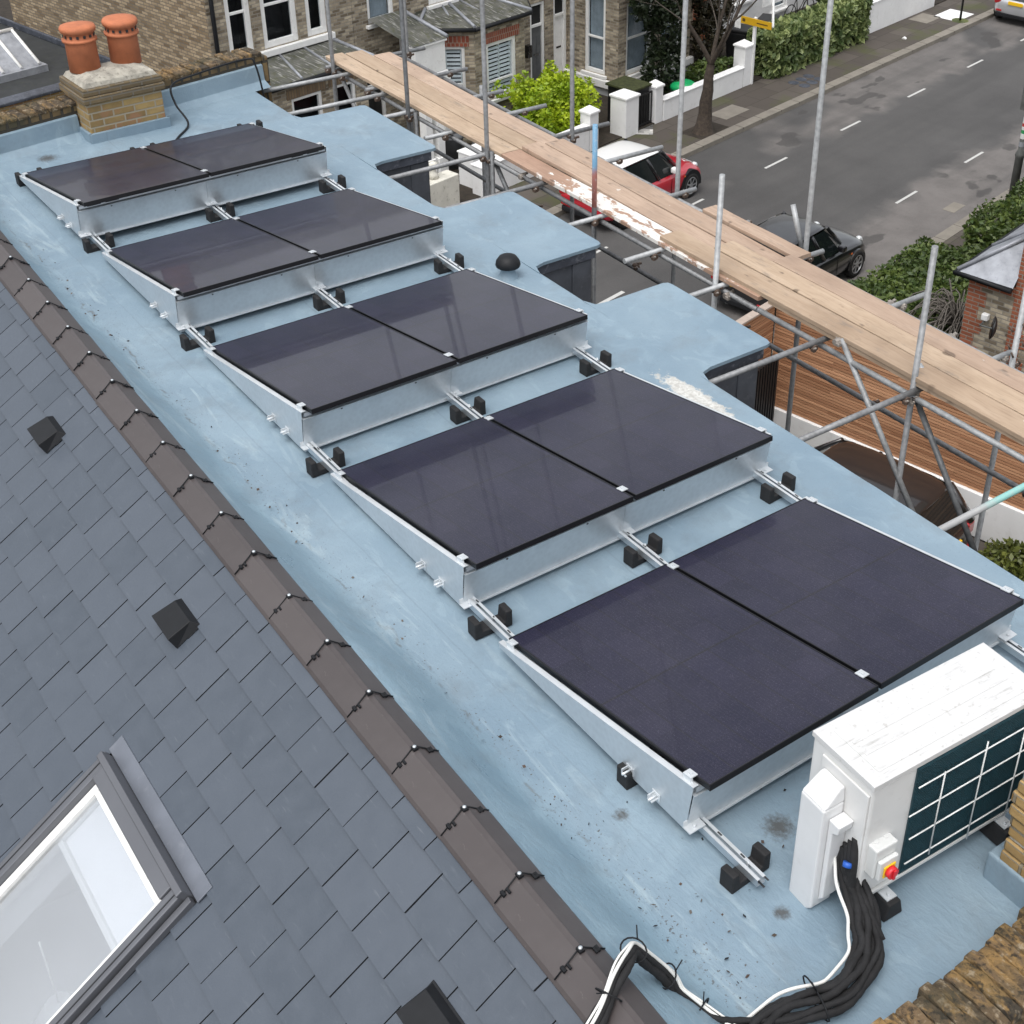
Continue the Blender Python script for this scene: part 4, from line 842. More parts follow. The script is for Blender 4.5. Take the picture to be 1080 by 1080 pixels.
def window(par, T, h, kind='dark', fw=.07, bar=.5, name='window', sill=True, proud=.0):
    a, b, c, e = h[:4]; m = MB().mat('white_paint'); y0, y1 = .03-proud, .115
    m.box(a, a+fw, y0, y1, c, e, T).box(b-fw, b, y0, y1, c, e, T).box(a+fw, b-fw, y0, y1, e-fw, e, T).box(a+fw, b-fw, y0, y1, c, c+fw*1.1, T)
    if bar: 
        zb = c+(e-c)*bar; m.box(a+fw, b-fw, y0+.02, y1-.01, zb-.03, zb+.03, T)
    if sill: m.box(a-.08, b+.08, -.09, .02, c-.085, c-.002, T)
    w = m.build(name, par, bevel=.008)
    MB().mat('pane').box(a+fw, b-fw, .085, .089, c+fw, e-fw, T).build('pane', w)
    g = MB()
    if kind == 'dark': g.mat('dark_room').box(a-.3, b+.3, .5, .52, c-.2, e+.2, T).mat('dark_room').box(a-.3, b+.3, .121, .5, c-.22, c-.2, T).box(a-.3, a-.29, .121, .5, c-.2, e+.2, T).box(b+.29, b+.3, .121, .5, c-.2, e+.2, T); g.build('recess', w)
    elif kind == 'curtain':
        n = 26
        for i in range(n):
            u0 = a+fw+(b-a-2*fw)*i/n; u1 = a+fw+(b-a-2*fw)*(i+1)/n; dy = .012*(i % 2)
            g.mat('curtain').add([(u0, .15+dy, c+fw), (u1, .15+.012-dy, c+fw), (u1, .15+.012-dy, e-fw), (u0, .15+dy, e-fw)], [(0, 1, 2, 3)], T)
        g.build('curtain', w)
    elif kind == 'shutter':
        z = c+fw
        g.mat('white_paint')
        while z < e-fw-.05:
            for (u0, u1) in ((a+fw, (a+b)/2-.02), ((a+b)/2+.02, b-fw)): g.add([(u0, .10, z), (u1, .10, z), (u1, .125, z+.060), (u0, .125, z+.060)], [(0, 1, 2, 3)], T)
            z += .105
        for u in (a+fw, (a+b)/2-.02, b-fw-.04): g.box(u, u+.04, .100, .15, c+fw, e-fw, T)
        g.mat('dark_room').box(a, b, .17, .18, c, e, T); g.build('shutter', w)
    return w
def archpart(par, T, h, mat, hh=.24):
    MB().mat(mat).box(h[0]-.12, h[1]+.12, -.012, .02, h[3]+.003, h[3]+hh, T).build('brick_arch', par)
def bay_roof(par, eave, top, ze, zt, mat='old_bay_roof'):
    m = MB().mat(mat); n = len(eave); v = [(p[0], p[1], ze) for p in eave]+[(p[0], p[1], zt) for p in top]+[(p[0], p[1], ze-.05) for p in eave]
    fs = [(i, i+1, n+i+1, n+i) for i in range(n-1)]+[(2*n+i, 2*n+i+1, i+1, i) for i in range(n-1)]; m.add(v, fs)
    r = m.build('bay_roof', par)
    l = MB().mat('lead_pale')
    for i in range(1, n-1): l.tube([(*eave[i], ze+.02), (*top[i], zt+.02)], .045, 6)
    L = (Vector(eave[1])-Vector(eave[-2])).length
    if n >= 4:
        for t in (.3, .62): 
            e = Vector(eave[1]).lerp(Vector(eave[-2]), t); q = Vector(top[1]).lerp(Vector(top[-2]), t); l.tube([(*e, ze+.015), (*q, zt+.015)], .03, 6)
    l.build('lead_roll', r)
    g = MB().mat('black_plastic')
    for i in range(n-1): g.tube([(*eave[i], ze-.06), (*eave[i+1], ze-.06)], .055, 6)
    g.build('gutter', r)
def main_roof(par, s0, s1):
    m = MB().mat('old_bay_roof').prism([(F+.3, ZT), (F-4.2, ZT+2.7), (F-8.7, ZT)][::-1], s0, s1, 'y'); m.build('roof', par)
def hthing(label): return thing('brick_house', label, 'house', (0, 0, 0), ST, 'houses across the street')
# house 1 (left end, big flank wall)
h1 = hthing('end brick house with triple white sash window above an old lean-to bay roof'); s0, s1 = 12.4, 16.45; m = MB()
up = [(12.88-s0, 13.55-s0, -4.74, -2.75), (13.83-s0, 14.82-s0, -4.74, -2.75), (15.08-s0, 15.68-s0, -4.74, -2.75)]
T = wallpart(m, (F, s0), (F, s1), -8.2, ZT, up, 'stock_brick'); 
wallpart(m, (F-8.5, s0), (F, s0), -8.2, ZT, [], 'flank_brick')
wb = [(13.42-12.9, 14.30-12.9, -7.3, -5.50), (14.62-12.9, 15.30-12.9, -7.3, -5.50)]
TB = wallpart(m, (-16.0, 12.9), (-16.0, 15.65), -8.2, -5.13, wb, 'stock_brick'); wallpart(m, (F, 12.9), (-16.0, 12.9), -8.2, -5.13, [], 'stock_brick'); wallpart(m, (-16.0, 15.65), (F, 15.65), -8.2, -5.13, [], 'stock_brick')
m.build('wall', h1)
for h in up: window(h1, T, h, 'dark', .13, .48, sill=False)
MB().mat('white_paint').box(12.75-s0, 15.82-s0, -.10, .01, -4.90, -4.75, T).build('sill_band', h1, bevel=.015)
for h in wb: window(h1, TB, h, 'dark', .08, .5)
for h in wb: archpart(h1, TB, h, 'stock_arch', .24)
bay_roof(h1, [(F+.02, 12.7), (-15.85, 12.75), (-15.85, 15.8), (F+.02, 16.0)], [(F+.02, 13.2), (F+.02, 13.5), (F+.02, 15.75), (F+.02, 15.9)], -5.05, -4.93)
MB().mat('black_plastic').tube([(F+.06, 12.52, -8.1), (F+.06, 12.52, ZT)], .05, 8).build('drainpipe', h1); main_roof(h1, s0, s1)
# house 2
h2 = hthing('brick house with white shuttered bay window and mossy bay roof'); s0, s1 = 16.46, 23.55; m = MB()
up = [(16.93-s0, 17.78-s0, -4.85, -2.9), (18.95-s0, 19.85-s0, -4.80, -2.9)]; dr = [(22.68-s0, 23.28-s0, -7.75, -5.55)]; por = [(16.62-s0, 17.32-s0, -8.1, -5.7)]
T = wallpart(m, (F, s0), (F, s1), -8.2, ZT, up+dr+por, 'stock_brick')
Ca, Cb = (-17.0, 18.2), (-15.98, 19.2); w1 = [(.22, 1.18, -7.15, -5.62)]; w2 = [(19.62-19.2, 20.72-19.2, -7.15, -5.66)]
TA = wallpart(m, Ca, Cb, -8.2, -5.16, w1, 'stock_brick'); TB = wallpart(m, Cb, (-15.98, 21.05), -8.2, -5.16, w2, 'stock_brick'); wallpart(m, (-15.98, 21.05), (F, 22.1), -8.2, -5.16, [], 'stock_brick'); wallpart(m, (F, 18.2), Ca, -8.2, -5.16, [], 'stock_brick')
m.build('wall', h2)
for h in up: window(h2, T, h, 'curtain', .1, .5)
window(h2, TA, w1[0], 'shutter', .08, .35); window(h2, TB, w2[0], 'shutter', .10, .3); archpart(h2, TA, w1[0], 'red_arch', .27); archpart(h2, TB, w2[0], 'red_arch', .27)
bay_roof(h2, [(F+.02, 17.95), (-16.85, 18.1), (-15.86, 19.12), (-15.86, 21.2), (F+.02, 22.4)], [(F+.02, 18.5), (F+.02, 18.8), (F+.02, 19.6), (F+.02, 20.7), (F+.02, 21.2)], -5.10, -4.86)
def door(par, T, h, mat, light=.62):
    a, b, c, e = h; zt = c+(e-c)*light*1.12; m = MB().mat('white_paint').box(a, a+.09, .03, .115, c, e, T).box(b-.09, b, .03, .115, c, e, T).box(a+.09, b-.09, .03, .115, e-.08, e, T).box(a+.09, b-.09, .03, .115, zt, zt+.07, T)
    m.mat(mat).box(a+.092, b-.092, .075, .11, c, zt-.002, T)
    for q in (.08, .55): m.box(a+.15, (a+b)/2-.03, .066, .075, c+.15+q*1.1, c+.15+q*1.1+.5, T).box((a+b)/2+.03, b-.15, .066, .075, c+.15+q*1.1, c+.15+q*1.1+.5, T)
    d = m.build('door', par, bevel=.006); MB().mat('dark_room').box(a+.09, b-.09, .09, .10, zt+.07, e-.08, T).build('fanlight', d); MB().mat('black_gloss').box((a+b)/2-.1, (a+b)/2+.1, .055, .066, c+.72, c+.77, T).build('letter_box', d)
door(h2, T, dr[0], 'bin_grey'); door(h2, T, por[0], 'bin_black')
MB().mat('black_gloss').box(22.40-s0, 22.58-s0, -.16, -.01, -6.95, -6.6, T).build('post_box', h2, bevel=.02)
# shared porch of white columns between house 1 and 2
pr = MB().mat('white_paint').box(-15.95, -15.75, 16.98, 17.98, -5.85, -5.14).box(F+.02, -15.95, 17.86, 17.98, -5.85, -5.14).box(-15.99, -15.71, 16.94, 18.02, -5.14, -5.08).box(-15.99, -15.71, 16.94, 18.02, -5.92, -5.86); porch = pr.build('porch', h2, bevel=.015)
for (c, s) in ((-15.0, 16.52), (-14.95, 16.86), (-15.8, 17.9)):
    q = MB().mat('white_paint').box(c-.11, c+.11, s-.11, s+.11, -8.15, -5.93).box(c-.15, c+.15, s-.15, s+.15, -8.15, -7.55).box(c-.14, c+.14, s-.14, s+.14, -6.1, -5.93); q.build('column', porch, bevel=.012)
MB().mat('old_bay_roof').add([(F+.02, 16.9, -4.7), (F+.02, 18.0, -4.7), (-15.7, 18.05, -5.06), (-15.7, 16.9, -5.06)], [(0, 3, 2, 1)]).build('porch_roof', porch); MB().mat('lead_pale').tube([(F+.05, 17.95, -4.66), (-15.7, 18.02, -5.03)], .05, 6).build('lead_roll', porch)
main_roof(h2, s0, s1)
# house 3
h3 = hthing('brick house with white door and tall curtained bay window behind the ivy'); s0, s1 = 23.56, 30.2; m = MB()
dr = [(23.62-s0+.02, 24.20-s0, -7.75, -5.55)]; up = [(25.2-s0, 26.1-s0, -4.5, -2.7)]
T = wallpart(m, (F, s0), (F, s1), -8.2, ZT, dr+up, 'stock_brick'); B3 = -15.45
ws = [(.62, 1.38, -7.6, -5.35)]; wf = [(.35, 1.5, -7.6, -5.55), (1.9, 2.9, -7.6, -5.55)]
TA = wallpart(m, (F, 24.26), (B3, 24.26), -7.9, -4.9, ws, 'stock_brick'); TB = wallpart(m, (B3, 24.26), (B3, 27.6), -7.9, -4.9, wf, 'stock_brick'); wallpart(m, (B3, 27.6), (F, 27.6), -7.9, -4.9, [], 'stock_brick')
wallpart(m, (F, 24.22), (B3+.04, 24.22), -8.2, -7.9, [], 'grey_render'); wallpart(m, (B3+.04, 24.22), (B3+.04, 27.65), -8.2, -7.9, [], 'grey_render'); m.build('wall', h3)
door(h3, T, dr[0], 'white_paint', .66); window(h3, T, up[0], 'curtain')
window(h3, TA, ws[0], 'curtain', .10, .45)
for h in wf: window(h3, TB, h, 'curtain', .10, .5)
MB().mat('white_paint').box(-.05, 1.9, -.14, .0, -7.92, -7.70, TA).box(-.14, 3.4, -.14, .0, -7.92, -7.70, TB).build('sill_band', h3, bevel=.02)
bay_roof(h3, [(F+.02, 24.1), (B3+.12, 24.12), (B3+.12, 27.75), (F+.02, 27.8)], [(F+.02, 24.5), (F+.02, 24.8), (F+.02, 27.0), (F+.02, 27.4)], -4.88, -4.5); main_roof(h3, s0, s1)
MB().mat('sign_red').box(.05, .25, -.10, -.01, -5.45, -5.15, T).build('alarm_box', h3, bevel=.02)
# house 4: white rendered ground floor behind tree and hedge
h4 = hthing('white rendered house partly hidden behind the street tree and hedge'); s0, s1 = 30.21, 42; m = MB()
up = [(31.2-s0, 32.3-s0, -7.2, -5.2), (33.6-s0, 34.5-s0, -7.9, -5.5), (36-s0, 37.5-s0, -7.2, -5.2)]
T = wallpart(m, (-16.6, s0), (-16.6, s1), -8.2, ZT, up, 'white_render'); wallpart(m, (F-8, s0), (-16.6, s0), -8.2, ZT, [], 'red_brick'); m.build('wall', h4)
for h in up: window(h4, T, h, 'curtain', .1, .5)
main_roof(h4, s0, s1)
# dark flat-roofed extension left of the terrace, with lead coping and a rooflight
ex = hthing('low brick building with dark flat roof and lead edged parapet'); m = MB()
wallpart(m, (-20.4, 1.5), (-20.4, 12.39), -8.2, -5.56, [], 'yellow_brick'); wallpart(m, (-32, 1.5), (-20.4, 1.5), -8.2, -5.56, [], 'yellow_brick'); wallpart(m, (-20.65, 12.38), (-20.65, 1.5), -5.75, -5.56, [], 'yellow_brick'); m.build('wall', ex)
MB().mat('felt_dark').box(-32, -20.66, 1.5, 12.38, -5.8, -5.66).build('roof', ex); MB().mat('lead').box(-20.72, -20.33, 1.4, 12.38, -5.558, -5.48).box(-32, -20.73, 12.30, 12.385, -5.658, -5.50).build('coping', ex, bevel=.02)
MB().mat('black_plastic').box(-28.0, -27.9, 1.5, 12.3, -5.66, -5.3).build('upstand', ex)
k = MB().mat('lead_pale').box(-24.3, -22.1, 9.0, 11.1, -5.66, -5.5); sk = k.build('rooflight', ex); g = MB().mat('pane_grey' if 'pane_grey' in M else 'lead_pale').prism([(-24.2, -5.498), (-22.2, -5.498), (-23.2, -4.9)], 9.1, 11.0, 'y'); g.build('rooflight_glass', sk)
b_ = MB().mat('white_paint'); 
for i in range(5): b_.tube([(-22.2, 9.12+i*.46, -5.47), (-23.2, 9.12+i*.46, -4.87)], .04, 6)
b_.tube([(-23.2, 9.1, -4.87), (-23.2, 11.0, -4.87)], .045, 6); b_.build('glazing_bar', sk)

# ------------------------------------------------------------------ garden walls, gates, bins
def gwall(name, label, c0, c1, s0, s1, top, mat='white_render', cap=True, group='front garden walls'):
    cx, cy = (c0+c1)/2, (s0+s1)/2; o = thing(name, label, 'wall', st(cx, cy, -8.2), ST, group); a, b, h = (c1-c0)/2, (s1-s0)/2, top+8.2
    m = MB().mat(mat).box(-a, a, -b, b, -.08, h); m.build('body', o, bevel=.02)
    if cap: MB().mat(mat).box(-a-.03, a+.03, -b-.02, b+.02, h+.001, h+.05).build('coping', o, bevel=.02)
    return o
def gpillar(label, c, s, w, h, mat='white_render'):
    o = thing('gate_pillar', label, 'gate pillar', st(c, s, -8.2), ST, 'white gate pillars'); m = MB().mat(mat).box(-w, w, -w, w, -.05, h); m.build('shaft', o, bevel=.015)
    w2 = w+.03; MB().mat(mat).add([(-w2, -w2, h+.001), (w2, -w2, h+.001), (w2, w2, h+.001), (-w2, w2, h+.001), (-w2, -w2, h+.06), (w2, -w2, h+.06), (w2, w2, h+.06), (-w2, w2, h+.06), (0, 0, h+.2)], [(3, 2, 1, 0), (0, 1, 5, 4), (1, 2, 6, 5), (2, 3, 7, 6), (3, 0, 4, 7), (4, 5, 8), (5, 6, 8), (6, 7, 8), (7, 4, 8)]).build('cap', o, bevel=.012); return o
gpillar('stout white gate pillar with pointed cap beside the black bin store', -13.62, 22.35, .27, 1.05); gpillar('slim white pillar at the end of the low white wall by the black gate', -13.6, 23.62, .16, 1.0)
gpillar('slim white pillar half hidden by the yellow green bush', -13.6, 20.9, .17, 1.0); gpillar('grimy white pillar beside the yellow letting board', -13.62, 27.75, .2, 1.15)
gpillar('tall white pillar at the end of the variegated hedge', -13.6, 34.0, .2, 1.9)
gwall('garden_wall', 'low white wall behind the street tree', -13.62, -13.42, 23.80, 27.53, -7.62); gwall('garden_wall', 'long white wall near the silver car', -13.62, -13.42, 34.22, 38.9, -7.22)
gwall('garden_wall', 'white wall sloping beneath the yellow green bush', -13.62, -13.42, 18.9, 20.7, -7.5); gwall('garden_wall', 'dirty white wall under the variegated hedge', -13.65, -13.45, 28.9, 33.75, -7.75, 'cream_render')
gwall('garden_wall', 'stepped white garden wall seen below the scaffold boards', -13.75, -13.40, 16.75, 18.85, -7.45); gwall('garden_wall', 'white block wall beside the grey bin', -14.4, -13.9, 16.95, 17.6, -7.35)
w_ = gwall('garden_wall', 'rough cream wall with a stub finial by the grey dormer', -13.75, -13.35, 14.6, 15.95, -7.30, 'cream_render', False)
q = MB().mat('cream_render'); q.smooth = True; q.lathe([(.13, .9), (.10, 1.02), (.06, 1.08), (.07, 1.16), (.12, 1.20), (.10, 1.27), (.02, 1.30)], 14, Matrix.Translation((-.05, .1, 0))); q.build('finial', w_)
bs = thing('bin_store', 'black bin store with mossy lid beside stout white pillar', 'bin store', st(-14.05, 23.0, -8.2), ST)
MB().mat('bin_black').box(-.45, .40, -.30, .42, 0, 1.06).build('body', bs, bevel=.01); MB().mat('moss_top').box(-.5, .46, -.36, .48, 1.06, 1.12).build('lid', bs, bevel=.01)
bg = thing('metal_gate', 'black metal gate between two white pillars', 'gate', st(-13.55, 23.0, -8.2), ST); m = MB().mat('black_paint').box(-.02, .02, -.36, .42, .9, .94).box(-.02, .02, -.36, .42, .08, .12)
for i in range(8): m.box(-.012, .012, -.36+i*.108, -.335+i*.108, .05, .95)
m.build('bars', bg)
def bin_(label, c, s, mat, h=1.05, w=.28, rnd=False):
    o = thing('wheelie_bin' if not rnd else 'dustbin', label, 'bin', st(c, s, -8.15), ST+R(20), 'front garden bins')
    if rnd: q = MB().mat(mat); q.smooth = True; q.lathe([(.20, 0), (.25, h*.8), (.27, h*.82), (.27, h*.86), (.2, h*.94), (.05, h*.97)], 20); q.build('body', o)
    else: MB().mat(mat).add([(-w*.8, -w*.8, .06), (w*.8, -w*.8, .06), (w*.8, w*.8, .06), (-w*.8, w*.8, .06), (-w, -w, h*.9), (w, -w, h*.9), (w, w, h*.9), (-w, w, h*.9)], [(3, 2, 1, 0), (0, 1, 5, 4), (1, 2, 6, 5), (2, 3, 7, 6), (3, 0, 4, 7), (4, 5, 6, 7)]).build('body', o, bevel=.03)
    if not rnd: MB().mat(mat).box(-w-.04, w+.04, -w-.02, w+.06, h*.9+.002, h).build('lid', o, bevel=.03)
    return o
bin_('round grey dustbin by the white porch column', -15.25, 17.62, 'bin_grey', .95, rnd=True); bin_('pale grey wheelie bin behind the white block wall', -14.75, 18.35, 'bin_grey', 1.0, .33); bin_('black wheelie bin behind the yellow letting board', -14.9, 29.3, 'bin_black', 1.05, .33); bin_('black wheelie bin beneath the leaning white post', -14.6, 30.6, 'bin_black', 1.1, .36)
gb = thing('refuse_bag', 'bright green bag lying behind the low white wall', 'bag', st(-13.85, 25.25, -7.85), ST+.4); q = MB().mat('green_bag'); q.smooth = True; q.loft([[(x, y*.5*math.cos(a), .16+r*math.sin(a)*(.8+.25*math.sin(a*3))) for a in np.linspace(0, 2*math.pi, 10, endpoint=False)] for x, y, r in ((-.42, .2, .1), (-.25, .7, .25), (0, .8, .30), (.25, .6, .22), (.4, .15, .08))]); q.build('bag', gb, sub=1)
# letting boards
lb = thing('letting_board', 'yellow letting board on a white post by the garden path', 'sign', st(-13.42, 27.95, PV), ST); MB().mat('white_paint').box(-.04, .04, -.04, .04, 0, 1.95).build('post', lb)
m = MB().mat('sign_yellow').box(-.45, .60, -.075, -.045, 1.72, 1.92); m.mat('sign_dark').box(.10, .48, -.0765, -.0751, 1.80, 1.835).box(-.40, -.30, -.0765, -.0751, 1.78, 1.87); sg = m.build('board', lb); MB().mat('sign_white').box(-.66, -.46, -.07, -.05, 1.55, 1.95).build('side_board', lb)
lb = thing('sign_post', 'leaning white wooden post beside the variegated hedge', 'post', st(-13.38, 29.0, PV), ST); m = MB().mat('white_paint').tube([(0, 0, 0), (-.35, .25, 2.3)], .04, 6); m.build('post', lb)
m = MB().mat('sign_white').box(-.37, -.35, -.25, .75, 2.0, 2.45); m.mat('sign_red').box(-.3495, -.348, -.1, .35, 2.28, 2.42); m.build('board', lb)
sp = thing('sign_post', 'thin black post standing on the far pavement by the silver car', 'post', st(-11.95, 38.0, PV), ST); MB().mat('black_paint').tube([(0, 0, 0), (0, 0, 3)], .04, 8).build('post', sp); MB().mat('leaf_olive').lathe([(.30, 0), (.25, .012), (.1, .014)], 12).build('weed_ring', sp)
# bicycle in the front garden
bk = thing('bicycle', 'dark bicycle leaning in the garden behind the variegated hedge', 'bicycle', st(-14.9, 32.6, -8.1), ST+R(90))
for x in (-.52, .52):
    q = MB().mat('tyre'); q.tube([(x+.34*math.cos(a), 0, .74+.34*math.sin(a)) for a in np.linspace(0, 2*math.pi, 25)], .018, 6, caps=False); w = q.build('wheel', bk); q = MB().mat('alloy')
    for a in np.linspace(0, math.pi, 7)[:-1]: q.tube([(x-.33*math.cos(a), 0, .74-.33*math.sin(a)), (x+.33*math.cos(a), 0, .74+.33*math.sin(a))], .003, 4)
    q.build('spokes', w)
q = MB().mat('car_dark')
for a, b in (((-.52, .74), (-.1, .74)), ((-.52, .74), (-.2, 1.22)), ((-.1, .74), (-.22, 1.3)), ((-.1, .74), (.36, 1.2)), ((-.2, 1.22), (.36, 1.25)), ((.36, 1.3), (.52, .74))): q.tube([(a[0], 0, a[1]), (b[0], 0, b[1])], .018, 6)
q.build('frame', bk); MB().mat('black_paint').box(-.34, -.1, -.07, .07, 1.30, 1.35).build('saddle', bk, bevel=.02); MB().mat('black_paint').tube([(.32, -.28, 1.38), (.38, 0, 1.36), (.32, .28, 1.38)], .014, 6).build('handlebar', bk)

# ------------------------------------------------------------------ fence, gate and neighbour on our side
fs = 12.5; fn = thing('wooden_fence', 'reddish slatted timber fence along the driveway on a white wall', 'fence', st(-2.25, fs, -8.2), ST)
m = MB().mat('cedar'); z = .77
while z < 2.74:
    x = 0
    while x < 12: 
        L = random.choice((1.8, 2.4, 3.0, 1.2)); m.box(x+.002, min(x+L, 12)-.002, random.uniform(-.004, .004), .03, z, z+.042); x += L
    y = -1.15
    m.box(-.015+random.uniform(-.003, .003), -.0, -1.25, -.04, z, z+.042)
    z += .056
m.build('slats', fn)
m = MB().mat('black_paint').box(.03, 12, .034, .06, .7, 2.72).box(-.05, -.02, -1.25, .02, .7, 2.72); m.build('backing', fn)
m = MB().mat('fence_rail').box(-.10, 12, -.03, .10, 2.745, 2.785).box(-.10, .05, -1.27, -.031, 2.745, 2.785); m.build('top_rail', fn, bevel=.006)
m = MB().mat('white_render').box(-.06, 12, -.06, .22, -.05, .76).box(-.06, .12, -.9, -.061, -.05, .70); m.build('plinth', fn, bevel=.01)
gt = thing('side_gate', 'black ribbed metal gate beside the timber fence', 'gate', st(-1.95, 11.6, -8.2), ST); m = MB().mat('black_paint').box(-.02, .02, -.65, .62, .05, 1.95)
for i in range(16): m.box(.021, .04, -.63+i*.078, -.60+i*.078, .05, 1.95)
m.build('panel', gt)
nb = thing('brick_house', 'red and yellow brick house with grey lead hipped roof beyond the hedge', 'house', (0, 0, 0), ST, 'houses on the near side'); m = MB(); S0 = 14.95
wallpart(m, (0, S0), (9, S0), -8.2, -1, [], 'stock_brick'); wallpart(m, (9, S0+9), (.84, S0+9), -8.2, -1, [], 'red_brick')
m2 = MB(); m2.mat('stock_brick').box(0.02, .83, S0+.003, S0+2.6, -8.2, -5.07).mat('stock_brick').box(.84, 8.9, S0+.006, S0+9, -8.2, -1.2); m2.build('wall', nb)
q = MB().mat('red_brick')
for i in range(12):
    z = -8.2+i*.26; w = .24 if i % 2 else .35; q.box(-.004, w, S0-.006, S0+.1, z, z+.256)
    q.box(.835, .84+w, S0-.008, S0+.1, z, z+.256)
for i in range(12, 26): 
    z = -8.2+i*.26; w = .24 if i % 2 else .35; q.box(.825, .84+w, S0-.008, S0+.1, z, z+.256)
q.box(.0, .83, S0-.007, S0+.05, -5.24, -5.07); q.build('quoins', nb)
MB().mat('lead_pale').add([(-.18, S0-.16, -5.02), (.838, S0-.16, -5.02), (.838, S0+.55, -4.25), (-.18, S0+2.8, -5.02), (.838, S0+2.3, -4.25), (.838, S0+2.8, -5.02)], [(0, 1, 2), (0, 2, 4, 3), (3, 4, 5)]).build('bay_roof', nb)
q = MB().mat('black_plastic').tube([(-.2, S0+2.8, -5.06), (-.2, S0-.18, -5.06), (.83, S0-.18, -5.06)], .05, 6); q.build('gutter', nb); q = MB().mat('lead_pale').tube([(-.18, S0-.16, -4.99), (.838, S0+.55, -4.22)], .04, 6).tube([(-.18, S0+1.1, -4.99), (.838, S0+1.3, -4.24)], .03, 6); q.build('lead_roll', nb)
MB().mat('old_bay_roof').prism([(.6, -.95), (4.8, 2), (9.2, -.95)], S0-.1, S0+9, 'y').build('roof', nb)
ds = thing('satellite_dish', 'small dark satellite dish on a bracket on the brick wall', 'satellite dish', st(.72, S0-.02, -5.72), ST)
MB().mat('post_grey').tube([(-.3, 0, -.08), (-.3, -.22, -.10), (.0, -.36, .0)], .016, 6).build('bracket', ds)
q = MB().mat('bin_black'); q.smooth = True; q.lathe([(.01, 0), (.09, .012), (.16, .036), (.20, .068), (.205, .072)], 20, Matrix.Translation((.06, -.36, .02)) @ Matrix.Rotation(R(-62), 4, 'Z') @ Matrix.Rotation(R(82), 4, 'X')); q.build('dish', ds)
MB().mat('sign_white').box(-.36, -.24, -.1, -.0, -.06, .05).build('lnb', ds, bevel=.01)
lp = thing('lamp_post', 'grey lamp post with stickers behind the near hedge', 'lamp post', st(-3.75, 25.2, PV), ST); q = MB().mat('post_grey'); q.smooth = True
q.lathe([(.10, 0), (.10, 1.15), (.115, 1.17), (.115, 1.24), (.07, 1.32), (.06, 3.2), (.045, 6.0)], 14); q.build('column', lp); MB().mat('post_grey').box(-.13, .02, -.20, -.05, 2.35, 3.1).build('cabinet', lp, bevel=.01)
q = MB(); 
for a, b, c in ((1.62, 1.75, 'sign_white'), (1.75, 1.84, 'sign_green'), (1.84, 1.92, 'sign_white'), (1.92, 2.0, 'sign_red'), (2.0, 2.14, 'sign_white'), (1.42, 1.54, 'lead_pale')): q.mat(c).lathe([(.072, a), (.072, b)], 14)
q.build('sticker', lp)

